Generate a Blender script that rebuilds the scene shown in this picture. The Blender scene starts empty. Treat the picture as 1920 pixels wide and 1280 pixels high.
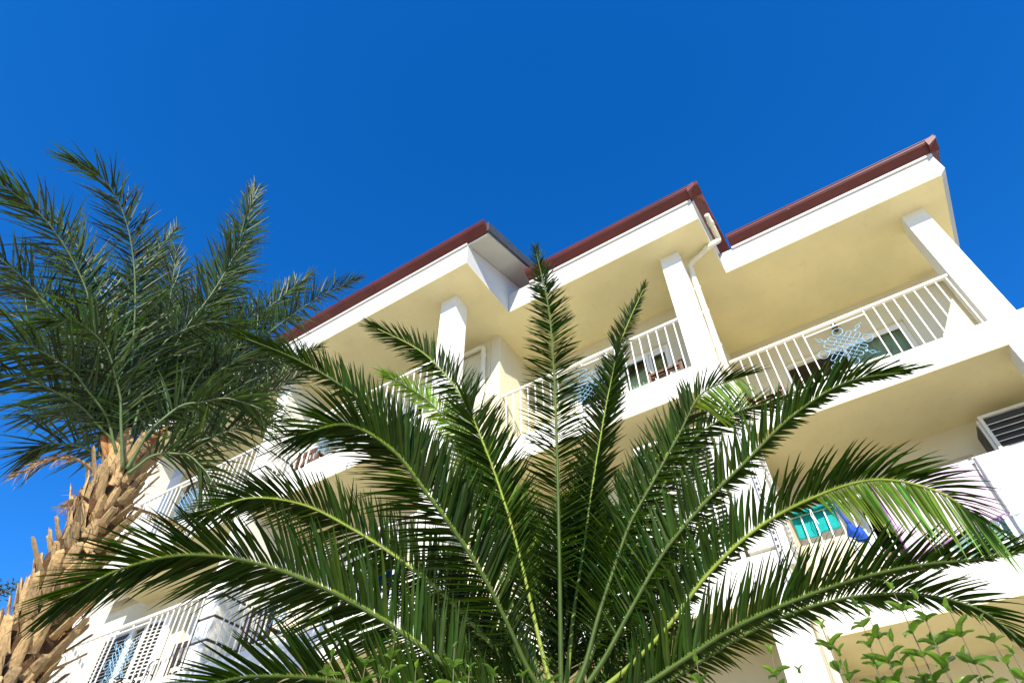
import bpy, math, random
import numpy as np
from mathutils import Vector, Matrix
random.seed(7); rng=np.random.default_rng(11)
scene=bpy.context.scene; COL=scene.collection
# ---------------------------------------------------------------- camera, sky, sun, exposure
cam=bpy.data.cameras.new('camera'); camo=bpy.data.objects.new('camera',cam); COL.objects.link(camo)
cam.sensor_width=36; cam.lens=22.22; cam.clip_end=3000; cam.clip_start=.05
yaw,pit,rol=math.radians(32.2856),math.radians(47.0984),math.radians(-.5477)
fw=Vector((-math.sin(yaw)*math.cos(pit),math.cos(yaw)*math.cos(pit),math.sin(pit)))
rt=Vector((math.cos(yaw),math.sin(yaw),0)); up=rt.cross(fw)
r2=math.cos(rol)*rt+math.sin(rol)*up; u2=-math.sin(rol)*rt+math.cos(rol)*up
M=Matrix((r2,u2,-fw)).transposed().to_4x4(); M.translation=(0,0,1.6); camo.matrix_world=M
scene.camera=camo
SUN=Vector((.47,-1,.72)).normalized()
elev=math.asin(SUN.z); rot=math.atan2(SUN.x,SUN.y)
w=bpy.data.worlds.new('World'); scene.world=w; w.use_nodes=True
nt=w.node_tree; nt.nodes.clear()
sky=nt.nodes.new('ShaderNodeTexSky'); sky.sky_type='NISHITA'; sky.sun_disc=False; sky.sun_elevation=elev; sky.sun_rotation=rot
sky.altitude=0; sky.air_density=1.0; sky.dust_density=.2; sky.ozone_density=4.0
hs=nt.nodes.new('ShaderNodeHueSaturation'); hs.inputs['Saturation'].default_value=1.33; hs.inputs['Value'].default_value=1.38
mul=nt.nodes.new('ShaderNodeMix'); mul.data_type='RGBA'; mul.blend_type='MULTIPLY'; mul.inputs['Factor'].default_value=1
mul.inputs[7].default_value=(.66,.85,1.10,1)
bg=nt.nodes.new('ShaderNodeBackground'); bg.inputs['Strength'].default_value=.1
wo=nt.nodes.new('ShaderNodeOutputWorld')
nt.links.new(sky.outputs[0],hs.inputs['Color']); nt.links.new(hs.outputs[0],mul.inputs[6]); nt.links.new(mul.outputs[2],bg.inputs[0]); nt.links.new(bg.outputs[0],wo.inputs[0])
sl=bpy.data.lights.new('sun','SUN'); sl.energy=5; sl.angle=math.radians(.5); sl.color=(1,.93,.8)
so=bpy.data.objects.new('sun',sl); COL.objects.link(so); so.rotation_euler=SUN.to_track_quat('Z','Y').to_euler()
scene.view_settings.view_transform='Standard'; scene.view_settings.look='None'; scene.view_settings.gamma=1
scene.view_settings.use_curve_mapping=False; scene.view_settings.exposure=.82
scene.render.resolution_x=1024; scene.render.resolution_y=682
scene.cycles.max_bounces=10; scene.cycles.diffuse_bounces=6; scene.cycles.transparent_max_bounces=12

# ---------------------------------------------------------------- materials
def mat(name,col,rough=.6,var=0,vscale=3,bump=0,bscale=60,spec=.4,metal=0,trans=0,tcol=None,attr=False,stain=0,detail=3):
    m=bpy.data.materials.new(name); m.use_nodes=True; n=m.node_tree; b=n.nodes['Principled BSDF']; L=n.links.new
    b.inputs['Roughness'].default_value=rough; b.inputs['Metallic'].default_value=metal; b.inputs['Specular IOR Level'].default_value=spec
    col=(*col,1); b.inputs['Base Color'].default_value=col
    src=None; tc=n.nodes.new('ShaderNodeTexCoord')
    if attr:
        a=n.nodes.new('ShaderNodeAttribute'); a.attribute_name='tone'; src=a.outputs['Color']
    if var:
        nz=n.nodes.new('ShaderNodeTexNoise'); nz.inputs['Scale'].default_value=vscale; nz.inputs['Detail'].default_value=detail; L(tc.outputs['Object'],nz.inputs['Vector'])
        mr=n.nodes.new('ShaderNodeMapRange'); mr.inputs[1].default_value=.3; mr.inputs[2].default_value=.7; mr.inputs[3].default_value=1-var; mr.inputs[4].default_value=1+var*.35
        L(nz.outputs[0],mr.inputs[0]); mx=n.nodes.new('ShaderNodeMix'); mx.data_type='RGBA'; mx.blend_type='MULTIPLY'; mx.inputs[0].default_value=1
        if src: L(src,mx.inputs[6])
        else: mx.inputs[6].default_value=col
        L(mr.outputs[0],mx.inputs[7]); src=mx.outputs[2]
    if stain:
        mp=n.nodes.new('ShaderNodeMapping'); mp.inputs['Scale'].default_value=(5,5,.5); L(tc.outputs['Object'],mp.inputs[0])
        nz=n.nodes.new('ShaderNodeTexNoise'); nz.inputs['Scale'].default_value=1.6; nz.inputs['Detail'].default_value=5; L(mp.outputs[0],nz.inputs['Vector'])
        cr=n.nodes.new('ShaderNodeMapRange'); cr.inputs[1].default_value=.58; cr.inputs[2].default_value=.78; cr.inputs[3].default_value=0; cr.inputs[4].default_value=stain; L(nz.outputs[0],cr.inputs[0])
        mx=n.nodes.new('ShaderNodeMix'); mx.data_type='RGBA'
        if src: L(src,mx.inputs[6])
        else: mx.inputs[6].default_value=col
        mx.inputs[7].default_value=(.28,.22,.14,1); L(cr.outputs[0],mx.inputs[0]); src=mx.outputs[2]
    if src: L(src,b.inputs['Base Color'])
    if bump:
        nz=n.nodes.new('ShaderNodeTexNoise'); nz.inputs['Scale'].default_value=bscale; nz.inputs['Detail'].default_value=4; L(tc.outputs['Object'],nz.inputs['Vector'])
        bp=n.nodes.new('ShaderNodeBump'); bp.inputs['Strength'].default_value=bump; bp.inputs['Distance'].default_value=.01; L(nz.outputs[0],bp.inputs['Height']); L(bp.outputs[0],b.inputs['Normal'])
    if trans:
        t=n.nodes.new('ShaderNodeBsdfTranslucent'); t.inputs[0].default_value=(*(tcol or col[:3]),1)
        if attr and src:
            tm=n.nodes.new('ShaderNodeMix'); tm.data_type='RGBA'; tm.blend_type='MULTIPLY'; tm.inputs[0].default_value=1; L(src,tm.inputs[6]); tm.inputs[7].default_value=(*tcol,1); L(tm.outputs[2],t.inputs[0])
        ms=n.nodes.new('ShaderNodeMixShader'); ms.inputs[0].default_value=trans; o=n.nodes['Material Output']
        L(b.outputs[0],ms.inputs[1]); L(t.outputs[0],ms.inputs[2]); L(ms.outputs[0],o.inputs[0])
    return m
WALL=mat('cream_render',(.66,.60,.44),.85,var=.05,vscale=1.3,bump=.35,bscale=90,spec=.15,stain=.10)
SOFF=mat('cream_soffit',(.78,.70,.43),.9,var=.10,vscale=1.1,bump=.3,bscale=70,spec=.1,stain=.12)
WHITE=mat('white_render',(.74,.72,.66),.8,var=.04,vscale=1.5,bump=.3,bscale=90,spec=.2,stain=.06)
FASC=mat('white_fascia_paint',(.53,.53,.515),.7,var=.05,vscale=2,bump=.2,bscale=60,spec=.3,stain=.10)
TRIM=mat('grey_white_trim',(.6,.6,.58),.5,spec=.4)
RED=mat('oxide_red_metal',(.125,.027,.025),.42,var=.25,vscale=2,spec=.4)
SLATE=mat('dark_slate_verge',(.045,.055,.065),.6,var=.2,vscale=6)
GREYS=mat('grey_soffit_paint',(.46,.46,.43),.8,var=.06,vscale=2,spec=.2)
TILE=mat('red_roof_tile',(.3,.09,.06),.7,var=.3,vscale=6)
RAILM=mat('white_rail_paint',(.82,.81,.78),.35,spec=.5)
BLUE=mat('pale_blue_iron',(.22,.42,.60),.4,spec=.5,var=.15,vscale=20)
SHUT=mat('white_shutter_paint',(.74,.72,.66),.45,spec=.4,var=.08,vscale=5)
PVC=mat('cream_pipe',(.74,.70,.54),.4,spec=.45,var=.06,vscale=8)
DARKG=mat('dark_groove',(.05,.05,.055),.7)
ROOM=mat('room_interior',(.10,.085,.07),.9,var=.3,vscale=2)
CURT=mat('sheer_curtain',(.70,.78,.70),.9,var=.25,vscale=5,trans=.3,tcol=(.5,.55,.5))
FRAME=mat('white_window_frame',(.8,.79,.76),.3,spec=.5)
WOOD=mat('varnished_pine',(.15,.07,.03),.5,var=.35,vscale=9,spec=.5)
DWOOD=mat('dark_brown_rattan',(.055,.03,.018),.6,var=.4,vscale=30,bump=.5,bscale=80)
IRON=mat('black_iron',(.02,.02,.022),.45,spec=.5)
BRONZE=mat('lamp_bronze',(.05,.05,.045),.5)
TEAL=mat('teal_cloth',(.0,.34,.33),.85,var=.15,vscale=20,bump=.4,bscale=45,trans=.15,tcol=(0,.4,.38))
BIK=mat('royal_blue_cloth',(.005,.07,.42),.7,var=.12,vscale=25,bump=.2,bscale=60,trans=.1,tcol=(0,.1,.5))
PINK=mat('pale_pink_towel',(.78,.60,.74),.95,var=.05,vscale=6,bump=.6,bscale=140,trans=.2,tcol=(.75,.6,.72))
PURP=mat('purple_towel_border',(.27,.09,.33),.9,var=.2,vscale=20)
SHEET=mat('white_bath_sheet',(.82,.82,.84),.95,var=.04,vscale=7,bump=.6,bscale=140,trans=.2,tcol=(.8,.8,.85))
GSTR=mat('grey_towel_stripe',(.22,.20,.22),.95)
PBLUE=mat('pale_blue_towel',(.42,.60,.72),.95,bump=.5,bscale=140)
GROUND=mat('light_paving',(.50,.43,.29),.9,var=.2,vscale=.7,bump=.3,bscale=20)
LEAF=mat('palm_leaflet',(.05,.1,.03),.5,attr=True,spec=.10,trans=.26,tcol=(3.0,3.3,.5),var=.25,vscale=14)
LEAF2=mat('glaucous_leaflet',(.05,.1,.03),.42,attr=True,spec=.35,trans=.25,tcol=(2.4,2.7,.6),var=.25,vscale=14)
RACH_SHADE=mat('shaded_rachis',(.05,.085,.012),.5,var=.3,vscale=9,spec=.25)  # near fronds in shade: the shade is put into the rachis colour
RACH_LIT=mat('lit_yellow_rachis',(.19,.25,.03),.5,var=.2,vscale=9,spec=.3)  # same rachis on sunlit fronds, the brightness put into its yellow-green
RACH2=mat('glaucous_rachis',(.10,.15,.05),.5,var=.25,vscale=9)
BOOT=mat('cut_leaf_base',(.66,.46,.24),.85,var=.38,vscale=7,bump=.8,bscale=70,spec=.15,detail=6)
FIBRE=mat('trunk_fibre',(.10,.055,.028),.95,var=.5,vscale=12,bump=1,bscale=50,spec=.1,detail=8)
DEAD=mat('dried_frond',(.36,.22,.10),.9,var=.3,vscale=15,trans=.15,tcol=(.4,.25,.1))
PRIV=mat('privet_leaf',(.10,.21,.018),.3,spec=.5,trans=.33,tcol=(.20,.40,.02),var=.3,vscale=16)
STEM=mat('privet_stem',(.13,.11,.05),.7,var=.3,vscale=12)
NEEDLE=mat('pine_needles',(.035,.06,.02),.8,var=.4,vscale=2)
BARK=mat('pine_bark',(.12,.07,.04),.95,var=.4,vscale=5)
GL=bpy.data.materials.new('window_glass'); GL.use_nodes=True; n=GL.node_tree; n.nodes.clear()
gg=n.nodes.new('ShaderNodeBsdfGlossy'); gg.inputs[0].default_value=(.8,.88,.85,1); gg.inputs[1].default_value=.03
tt=n.nodes.new('ShaderNodeBsdfTransparent'); tt.inputs[0].default_value=(.80,.88,.83,1); fr=n.nodes.new('ShaderNodeFresnel'); fr.inputs[0].default_value=1.4
mm=n.nodes.new('ShaderNodeMixShader'); oo=n.nodes.new('ShaderNodeOutputMaterial')
n.links.new(fr.outputs[0],mm.inputs[0]); n.links.new(tt.outputs[0],mm.inputs[1]); n.links.new(gg.outputs[0],mm.inputs[2]); n.links.new(mm.outputs[0],oo.inputs[0])

def perobj(m,lo,hi,tint):
    # each leaf or leaf base its own shade
    n=m.node_tree; b=n.nodes['Principled BSDF']; l=b.inputs['Base Color'].links[0]; src=l.from_socket
    oi=n.nodes.new('ShaderNodeObjectInfo'); cr=n.nodes.new('ShaderNodeValToRGB'); cr.color_ramp.elements[0].color=(lo,lo,lo,1); cr.color_ramp.elements[1].color=(hi*tint[0],hi*tint[1],hi*tint[2],1)
    mx=n.nodes.new('ShaderNodeMix'); mx.data_type='RGBA'; mx.blend_type='MULTIPLY'; mx.inputs[0].default_value=1
    n.links.new(oi.outputs['Random'],cr.inputs[0]); n.links.new(src,mx.inputs[6]); n.links.new(cr.outputs[0],mx.inputs[7]); n.links.new(mx.outputs[2],b.inputs['Base Color'])
perobj(PRIV,.55,1.45,(1.15,1,.8)); perobj(BOOT,.55,1.12,(1.05,1,.9))
# ---------------------------------------------------------------- mesh helpers
class MB:
    def __init__(s): s.v=[]; s.f=[]; s.c=[]
    def add(s,vs,fs):
        o=len(s.v); s.v+= [tuple(v) for v in vs]; s.f+=[tuple(i+o for i in f) for f in fs]; return s
    def box(s,x0,x1,y0,y1,z0,z1):
        return s.add([(x0,y0,z0),(x1,y0,z0),(x1,y1,z0),(x0,y1,z0),(x0,y0,z1),(x1,y0,z1),(x1,y1,z1),(x0,y1,z1)],
          [(0,3,2,1),(4,5,6,7),(0,1,5,4),(1,2,6,5),(2,3,7,6),(3,0,4,7)])
    def obox(s,M,hx,hy,hz):
        vs=[M@Vector((a*hx,b*hy,c*hz)) for c in(-1,1) for a,b in((-1,-1),(1,-1),(1,1),(-1,1))]
        return s.add(vs,[(0,3,2,1),(4,5,6,7),(0,1,5,4),(1,2,6,5),(2,3,7,6),(3,0,4,7)])
    def tube(s,pts,r,n=6,caps=True,closed=False):
        P=[Vector(p) for p in pts]; m=len(P); R=r if hasattr(r,'__len__') else [r]*m
        T=[]
        for i in range(m):
            a=P[(i-1)%m] if closed or i>0 else P[0]; b=P[(i+1)%m] if closed or i<m-1 else P[-1]
            t=(b-a); T.append(t.normalized() if t.length>1e-9 else Vector((0,0,1)))
        u=T[0].orthogonal().normalized(); vs=[]
        for i in range(m):
            u=(u-T[i]*u.dot(T[i])); u=u.normalized() if u.length>1e-6 else T[i].orthogonal().normalized(); v=T[i].cross(u)
            for k in range(n):
                a=2*math.pi*k/n; vs.append(P[i]+(u*math.cos(a)+v*math.sin(a))*R[i])
        fs=[]
        for i in range(m if closed else m-1):
            j=(i+1)%m
            for k in range(n): fs.append((i*n+k,i*n+(k+1)%n,j*n+(k+1)%n,j*n+k))
        if caps and not closed: fs.append(tuple(range(n-1,-1,-1))); fs.append(tuple((m-1)*n+k for k in range(n)))
        return s.add(vs,fs)
    def prism(s,poly,axis,a,b):
        # poly: 2D points; axis x -> (y,z), y -> (x,z), z -> (x,y)
        def q(p,t): return (t,p[0],p[1]) if axis=='x' else ((p[0],t,p[1]) if axis=='y' else (p[0],p[1],t))
        n=len(poly); vs=[q(p,a) for p in poly]+[q(p,b) for p in poly]
        fs=[tuple(range(n-1,-1,-1)),tuple(range(n,2*n))]+[(i,(i+1)%n,n+(i+1)%n,n+i) for i in range(n)]
        return s.add(vs,fs)
def obj(name,mb,m,parent=None,smooth=False,bevel=0,off=None,kind=None):
    me=bpy.data.meshes.new(name); vs=mb.v
    o=bpy.data.objects.new(name,me)
    org=Vector((0,0,0))
    if parent is not None:
        org=wloc(parent)
    me.from_pydata([(v[0]-org[0],v[1]-org[1],v[2]-org[2]) for v in vs],[],mb.f); me.validate(); me.update()
    if bevel==0 and not mb.c:
        import bmesh as _b; bm=_b.new(); bm.from_mesh(me); _b.ops.recalc_face_normals(bm,faces=bm.faces); bm.to_mesh(me); bm.free()
    me.materials.append(m)
    if smooth:
        for p in me.polygons: p.use_smooth=True
    COL.objects.link(o)
    if parent is not None: o.parent=parent
    if bevel:
        import bmesh as _b; bm=_b.new(); bm.from_mesh(me); _b.ops.recalc_face_normals(bm,faces=bm.faces); bm.to_mesh(me); bm.free()
        b=o.modifiers.new('bevel','BEVEL'); b.width=bevel; b.segments=2; b.limit_method='ANGLE'; b.harden_normals=False
    if kind: o['kind']=kind
    return o
def wloc(o):
    l=Vector(o.location)
    while o.parent is not None: o=o.parent; l+=Vector(o.location)
    return l
def thing(name,loc,label,cat,group=None):
    o=bpy.data.objects.new(name,None); o.location=loc; o.empty_display_size=.2; COL.objects.link(o)
    o['label']=label; o['category']=cat
    if group: o['group']=group
    return o
def tag(o,label,cat,group=None):
    o['label']=label; o['category']=cat
    if group: o['group']=group
    return o
def dup(o,loc,parent):
    c=o.copy(); COL.objects.link(c); c.parent=parent; c.location=loc; return c

# ---------------------------------------------------------------- ground
g=MB(); N=24; E=600
for i in range(N+1):
    for j in range(N+1): g.v.append((-E+2*E*i/N,-E+2*E*j/N,0))
for i in range(N):
    for j in range(N): a=i*(N+1)+j; g.f.append((a,a+N+1,a+N+2,a+1))
o=obj('ground',g,GROUND); o['kind']='structure'

# ---------------------------------------------------------------- the apartment building
BD=thing('apartment_building',(-5,8,0),'cream and white three-storey apartment block with stepped balconies and red-edged roof','building')
def part(name,m,*boxes,bevel=.006,parent=BD,**k):
    mb=MB()
    for b in boxes: mb.box(*b)
    return obj(name,mb,m,parent,bevel=bevel,**k)
S=10.68                                   # top soffit height
secs={'K':(-17.5,-13.42,6.45),'L':(-13.42,-4.15,5.10),'M':(-4.15,-.40,6.46),'R':(-.40,3.24,7.80)}
fronts={'K':6.93,'L':5.585,'M':6.89,'R':8.27}
BACK=14.0
# soffit slab and fascia
for k,(x0,x1,y) in secs.items():
    xr=x1-(.10 if k=='R' else 0)
    xx=x0+.002
    part('soffit',SOFF,(x0,xr-(.004 if k=='R' else 0),y+.003,BACK,S-.012,S-.001),bevel=0)
    if k=='R':
        mb=MB().prism([(x0+.002,S),(3.14,S),(3.24,S+.11),(3.24,S+.54),(x0+.002,S+.54)],'y',y,y+.15); obj('fascia',mb,FASC,BD,bevel=.004)
        mb=MB().prism([(3.04,S+.003),(3.14,S+.003),(3.24,S+.11),(3.24,S+.54),(3.04,S+.54)],'y',y+.153,BACK); obj('side_fascia',mb,GREYS,BD,bevel=.004)
    else: part('fascia',FASC,(x0+.002,x1,y,y+.15,S,S+.52))
def sfas(x0,x1,ya,yb,y): obj('side_fascia',MB().prism([(ya,S),(yb,S),(yb,S+.52+SL*(yb-y)),(ya,S+.52+SL*(ya-y))],'x',x0,x1),FASC,BD,bevel=.004)
SL=.38
sfas(-4.30,-4.152,5.253,9.5,5.10)
part('side_fascia',FASC,(-.55,-.40,6.613,7.797,S,S+.52))
part('side_fascia',FASC,(-13.42,-13.27,5.253,6.447,S,S+.52))
# roof: profile along x : gutter, trim, sloping deck
SL=.38
def roof(x0,x1,y,side):
    zt=S+.52
    part('trim_strip',TRIM,(x0,x1,y-.035,y+.02,zt-.015,zt+.035),bevel=.003)
    pr=[(y-.02,zt+.037),(y-.185,zt+.165),(y-.20,zt+.165),(y-.205,zt+.178),(y-.185,zt+.185),(y-.212,zt+.20),(y-.222,zt+.235),(y-.208,zt+.268),(y-.188,zt+.272),(y-.188,zt+.287),(y-.207,zt+.293),(y-.207,zt+.312),(y-.17,zt+.318),(y-.02,zt+.22)]
    pr=[(y+(a_-y)*.86,zt+.037+(b_-zt-.037)*.76) for a_,b_ in pr]
    xj=x0+1.1
    while xj<x1-.3:
        q=[(a_-.004 if k<12 else a_,b_-(.004 if k<3 else -.003)) for k,(a_,b_) in enumerate(pr)]; obj('gutter_joint',MB().prism(q,'x',xj,xj+.05),RED,BD); xj+=2.05
    obj('gutter',MB().prism(pr,'x',x0,x1+side),RED,BD)
    d=MB().prism([(y-.02,zt+.16),(BACK-3,zt+.18+SL*(BACK-3-y)),(BACK-3,zt+.10+SL*(BACK-3-y)),(y-.02,zt+.08)],'x',x0,x1+side-.01); obj('roof',d,TILE,BD)
    # under-eave filler
    part('eave_board',TRIM,(x0,x1,y+.022,y+.149,zt+.003,zt+.1),bevel=0)
roof(-17.5,-13.42,6.45,-.02); roof(-13.60,-4.15,5.10,.46); roof(-3.66,-.40,6.46,.22); roof(-.14,3.24,7.80,.14)
def raked(name,m,x0,x1,ya,yb,h0,h1):
    zt=S+.52; obj(name,MB().prism([(ya,zt+h0),(yb,zt+h0+SL*(yb-ya)),(yb,zt+h1+SL*(yb-ya)),(ya,zt+h1)],'x',x0,x1),m,BD,bevel=.004)
# left gable verge: grey soffit under, slate side
raked('verge_soffit',GREYS,-4.149,-3.71,5.10,9.5,.0,.06); raked('verge_board',SLATE,-3.708,-3.66,5.04,9.5,.03,.28)
# side gutters of the middle and right roofs (level, running back)
def sidegut(x,ya,yb,zt):
    pr=[(x+.02,zt+.035),(x+.17,zt+.165),(x+.185,zt+.165),(x+.18,zt+.19),(x+.20,zt+.215),(x+.20,zt+.245),(x+.175,zt+.272),(x+.175,zt+.287),(x+.195,zt+.293),(x+.195,zt+.312),(x+.02,zt+.24)]
    pr=[(x+(a_-x)*.9,zt+.035+(b_-zt-.035)*.76) for a_,b_ in pr]
    obj('side_gutter',MB().prism(pr,'y',ya,yb),RED,BD)
sidegut(-.40,6.27,7.60,S+.52); sidegut(3.22,7.60,BACK-3,S+.52)
part('trim_strip',TRIM,(-.399,-.36,6.48,7.76,S+.50,S+.55),bevel=.003)
# columns
def column(x0,x1,y0,y1,z0,z1=S): part('column',WHITE,(x0,x1,y0,y1,z0,z1),bevel=.008)
for (z0,z1) in ((8.05,S),(5.12,7.59),(.0,4.6)):
    column(2.44,2.78,8.27,8.66,z0,z1); column(-1.28,-.94,6.89,7.27,z0,z1); column(-5.06,-4.71,5.585,5.92,z0,z1); column(-13.45,-13.02,5.585,6.02,z0,z1)
# floor slabs with upstand: each level
LV=[(7.59,8.05),(4.60,5.08),(1.62,2.10)]
for zb,zt in LV:
    for x0,x1,y in ((-13.45,-4.709,5.585),(-4.709,-.938,6.89),(-.938,5.6,8.27),(-17.5,-13.452,6.93)):
        part('balcony_front',WHITE,(x0,x1-.002,y,y+.14,zb,zt),bevel=.008)
        part('balcony_soffit',SOFF,(x0,x1-.002,y+.36,BACK,zb+.003,zb+.2),bevel=0)
        part('edge_beam',SOFF,(x0+.003,x1-.005,y+.003,y+.357,zb-.013,zb-.001),bevel=.002)
# pilasters continuing the columns across the slab fronts butt inside them (flush render)
# back walls with openings
def wall(x0,x1,y,z0,z1,ops,m=WALL,t=.22,name='back_wall'):
    mb=MB(); xs=sorted(ops,key=lambda o:o[0]); cx=x0
    for a,b,c,d in xs:
        if a>cx: mb.box(cx,a,y,y+t,z0,z1)
        if d<z1: mb.box(a,b,y,y+t,d,z1)
        if c>z0: mb.box(a,b,y,y+t,z0,c)
        cx=b
    if cx<x1: mb.box(cx,x1,y,y+t,z0,z1)
    return obj(name,mb,m,BD)
def window(x0,x1,y,z0,z1,mulls,curt=True,skip=()):
    """sliding balcony door set back in its opening"""
    f=MB(); t=.055; yy=y+.07
    f.box(x0,x0+t,yy,yy+.09,z0,z1); f.box(x1-t,x1,yy,yy+.09,z0,z1); f.box(x0+t,x1-t,yy,yy+.09,z1-t,z1); f.box(x0+t,x1-t,yy,yy+.09,z0,z0+t)
    W=obj('window',f,FRAME,BD,bevel=.004)
    xs=[x0+t]+list(mulls)+[x1-t]
    for i in range(len(xs)-1):
        a,b=xs[i],xs[i+1]; yo=yy+(.012 if i%2 else .045); s=MB(); q=.05
        s.box(a,a+q,yo,yo+.03,z0+t,z1-t); s.box(b-q,b,yo,yo+.03,z0+t,z1-t); s.box(a+q,b-q,yo,yo+.03,z1-t-q,z1-t); s.box(a+q,b-q,yo,yo+.03,z0+t,z0+t+q)
        if i in skip: continue
        obj('sash',s,FRAME,W,bevel=.003)
        obj('pane',MB().box(a+q,b-q,yo+.012,yo+.018,z0+t+q,z1-t-q),GL,W)
        if curt and i%2==(1 if len(xs)>3 else 1):
            cm=MB(); n=26
            for k in range(n+1):
                xx=a+(b-a)*k/n; yy2=yy+.14+.025*math.sin(k*1.9)+.01*math.sin(k*4.1)
                cm.v+= [(xx,yy2,z0+.02),(xx,yy2+.012*math.sin(k*.7),z1-.04)]
            for k in range(n): cm.f.append((2*k,2*k+2,2*k+3,2*k+1))
            cm.c=[1]; obj('curtain',cm,CURT,W,smooth=True)
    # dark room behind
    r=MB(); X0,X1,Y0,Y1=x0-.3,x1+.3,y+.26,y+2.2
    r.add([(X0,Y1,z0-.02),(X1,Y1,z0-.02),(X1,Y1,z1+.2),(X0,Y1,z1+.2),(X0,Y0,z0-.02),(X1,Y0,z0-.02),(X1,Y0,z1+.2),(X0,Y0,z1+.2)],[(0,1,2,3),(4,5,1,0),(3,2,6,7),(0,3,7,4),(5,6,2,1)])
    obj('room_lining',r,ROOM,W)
    return W
ZF=(7.79,4.82,1.84)     # floor levels
ops={0:dict(R=(-.22,1.88,9.93,[.82]),M=(-3.75,-1.80,9.93,[-2.75,-2.22]),L1=(-8.1,-6.3,9.93,[-7.2]),L2=(-12.3,-10.1,9.93,[-11.2])),
     1:dict(R=(-.10,1.62,7.12,[.76]),M=(-3.75,-1.95,7.0,[-2.85]),L1=(-8.1,-6.3,7.0,[-7.2]),L2=(-11.7,-9.6,6.98,[-10.62])),
     2:dict(R=(-.22,1.88,4.0,[.82]),M=(-3.75,-1.80,4.0,[-2.75]),L1=(-8.1,-6.3,4.0,[-7.2]),L2=(-12.3,-10.1,4.0,[-11.2]))}
tops=(S,7.59,4.60)
for i,zf in enumerate(ZF):
    zb=LV[i][0]+.202 if i else 7.79
    zb=LV[i][0]+.203; zt=tops[i]+(.0025 if i==0 else .0035)
    o_=ops[i]
    wall(-1.028,5.6 if i else 3.04,9.8,zb,zt,[(o_['R'][0],o_['R'][1],zf,o_['R'][2])]+([(2.1,3.2,zf,7.3)] if i==1 else [])); i==1 and window(2.1,3.2,9.8,zf,7.3,[2.65],curt=False,skip=(0,1)); window(o_['R'][0],o_['R'][1],9.8,zf,o_['R'][2],o_['R'][3],skip=(0,))  # second middle-floor opening with dark room, added to darken the shutter's slat gaps
    wall(-4.60,-1.252,8.05,zb,zt,[(o_['M'][0],o_['M'][1],zf,o_['M'][2])]); window(o_['M'][0],o_['M'][1],8.05,zf,o_['M'][2],o_['M'][3])
    la,lb=o_['L1'],o_['L2']
    wall(-8.85,-4.812,6.85,zb,zt,[(la[0],la[1],zf,la[2])]); window(la[0],la[1],6.85,zf,la[2],la[3])
    wall(-17.0,-8.95,6.851 if 0 else 6.85,zb,zt,[(lb[0],lb[1],zf,lb[2])]+([(-14.3,-13.2,zf,6.98)] if i==1 else [])); window(lb[0],lb[1],6.85,zf,lb[2],lb[3])
    # dividing walls running back
    part('party_wall',WALL,(-4.81,-4.602,6.853,BACK-1,zb,zt),bevel=.006)
    part('party_wall',WALL,(-1.25,-1.03,7.275,BACK-1,zb,zt),bevel=.006)
    part('floor_tiles',mat('floor_tile_%d'%i,(.45,.38,.28),.5),(-13.4,-4.75,5.73,6.85,zb-.1,zf),(-4.7,-.95,7.04,8.05,zb-.1,zf-.002),(-.9,3.0,8.42,9.8,zb-.1,zf-.004),bevel=0)
part('party_wall',WALL,(3.05,3.2,9.802,BACK-.5,7.8,S+.0),bevel=0); part('party_wall',WALL,(5.4,5.6,8.42,BACK-.5,0,7.58),bevel=0)
# parapet closing beside the right column on the middle floor, and rear/left shell
part('rear_wall',WALL,(-17.0,5.6,BACK-.5,BACK-.25,0,7.58),(-17.0,3.0,BACK-.5,BACK-.25,7.8,S),bevel=0)
part('left_gable_wall',WALL,(-17.4,-17.2,7.08,BACK-.5,0,S-.005),bevel=0)
# left end spur wall behind the corner column
part('spur_wall',WHITE,(-14.9,-13.46,6.45,6.66,7.795,S),bevel=.006)
# grooved pillar between the two left balconies
for zlo,zhi,gz in ((8.06,S,(9.19,8.85,8.51)),(5.09,7.59,(6.13,5.79,5.44)),(2.11,4.59,(3.2,2.86,2.52))):
    gz=sorted(gz); zz=[zlo]+[v for g_ in gz for v in (g_-.022,g_+.022)]+[zhi]; mb=MB()
    for k in range(0,len(zz),2): mb.box(-9.22,-8.86,5.575,6.86,zz[k],zz[k+1])
    pl=obj('grooved_pillar',mb,WHITE,BD,bevel=.004)
    c=MB()
    for g_ in gz: c.box(-9.205,-8.875,5.592,6.84,g_-.0215,g_+.0215)
    obj('groove',c,DARKG,pl)

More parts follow.
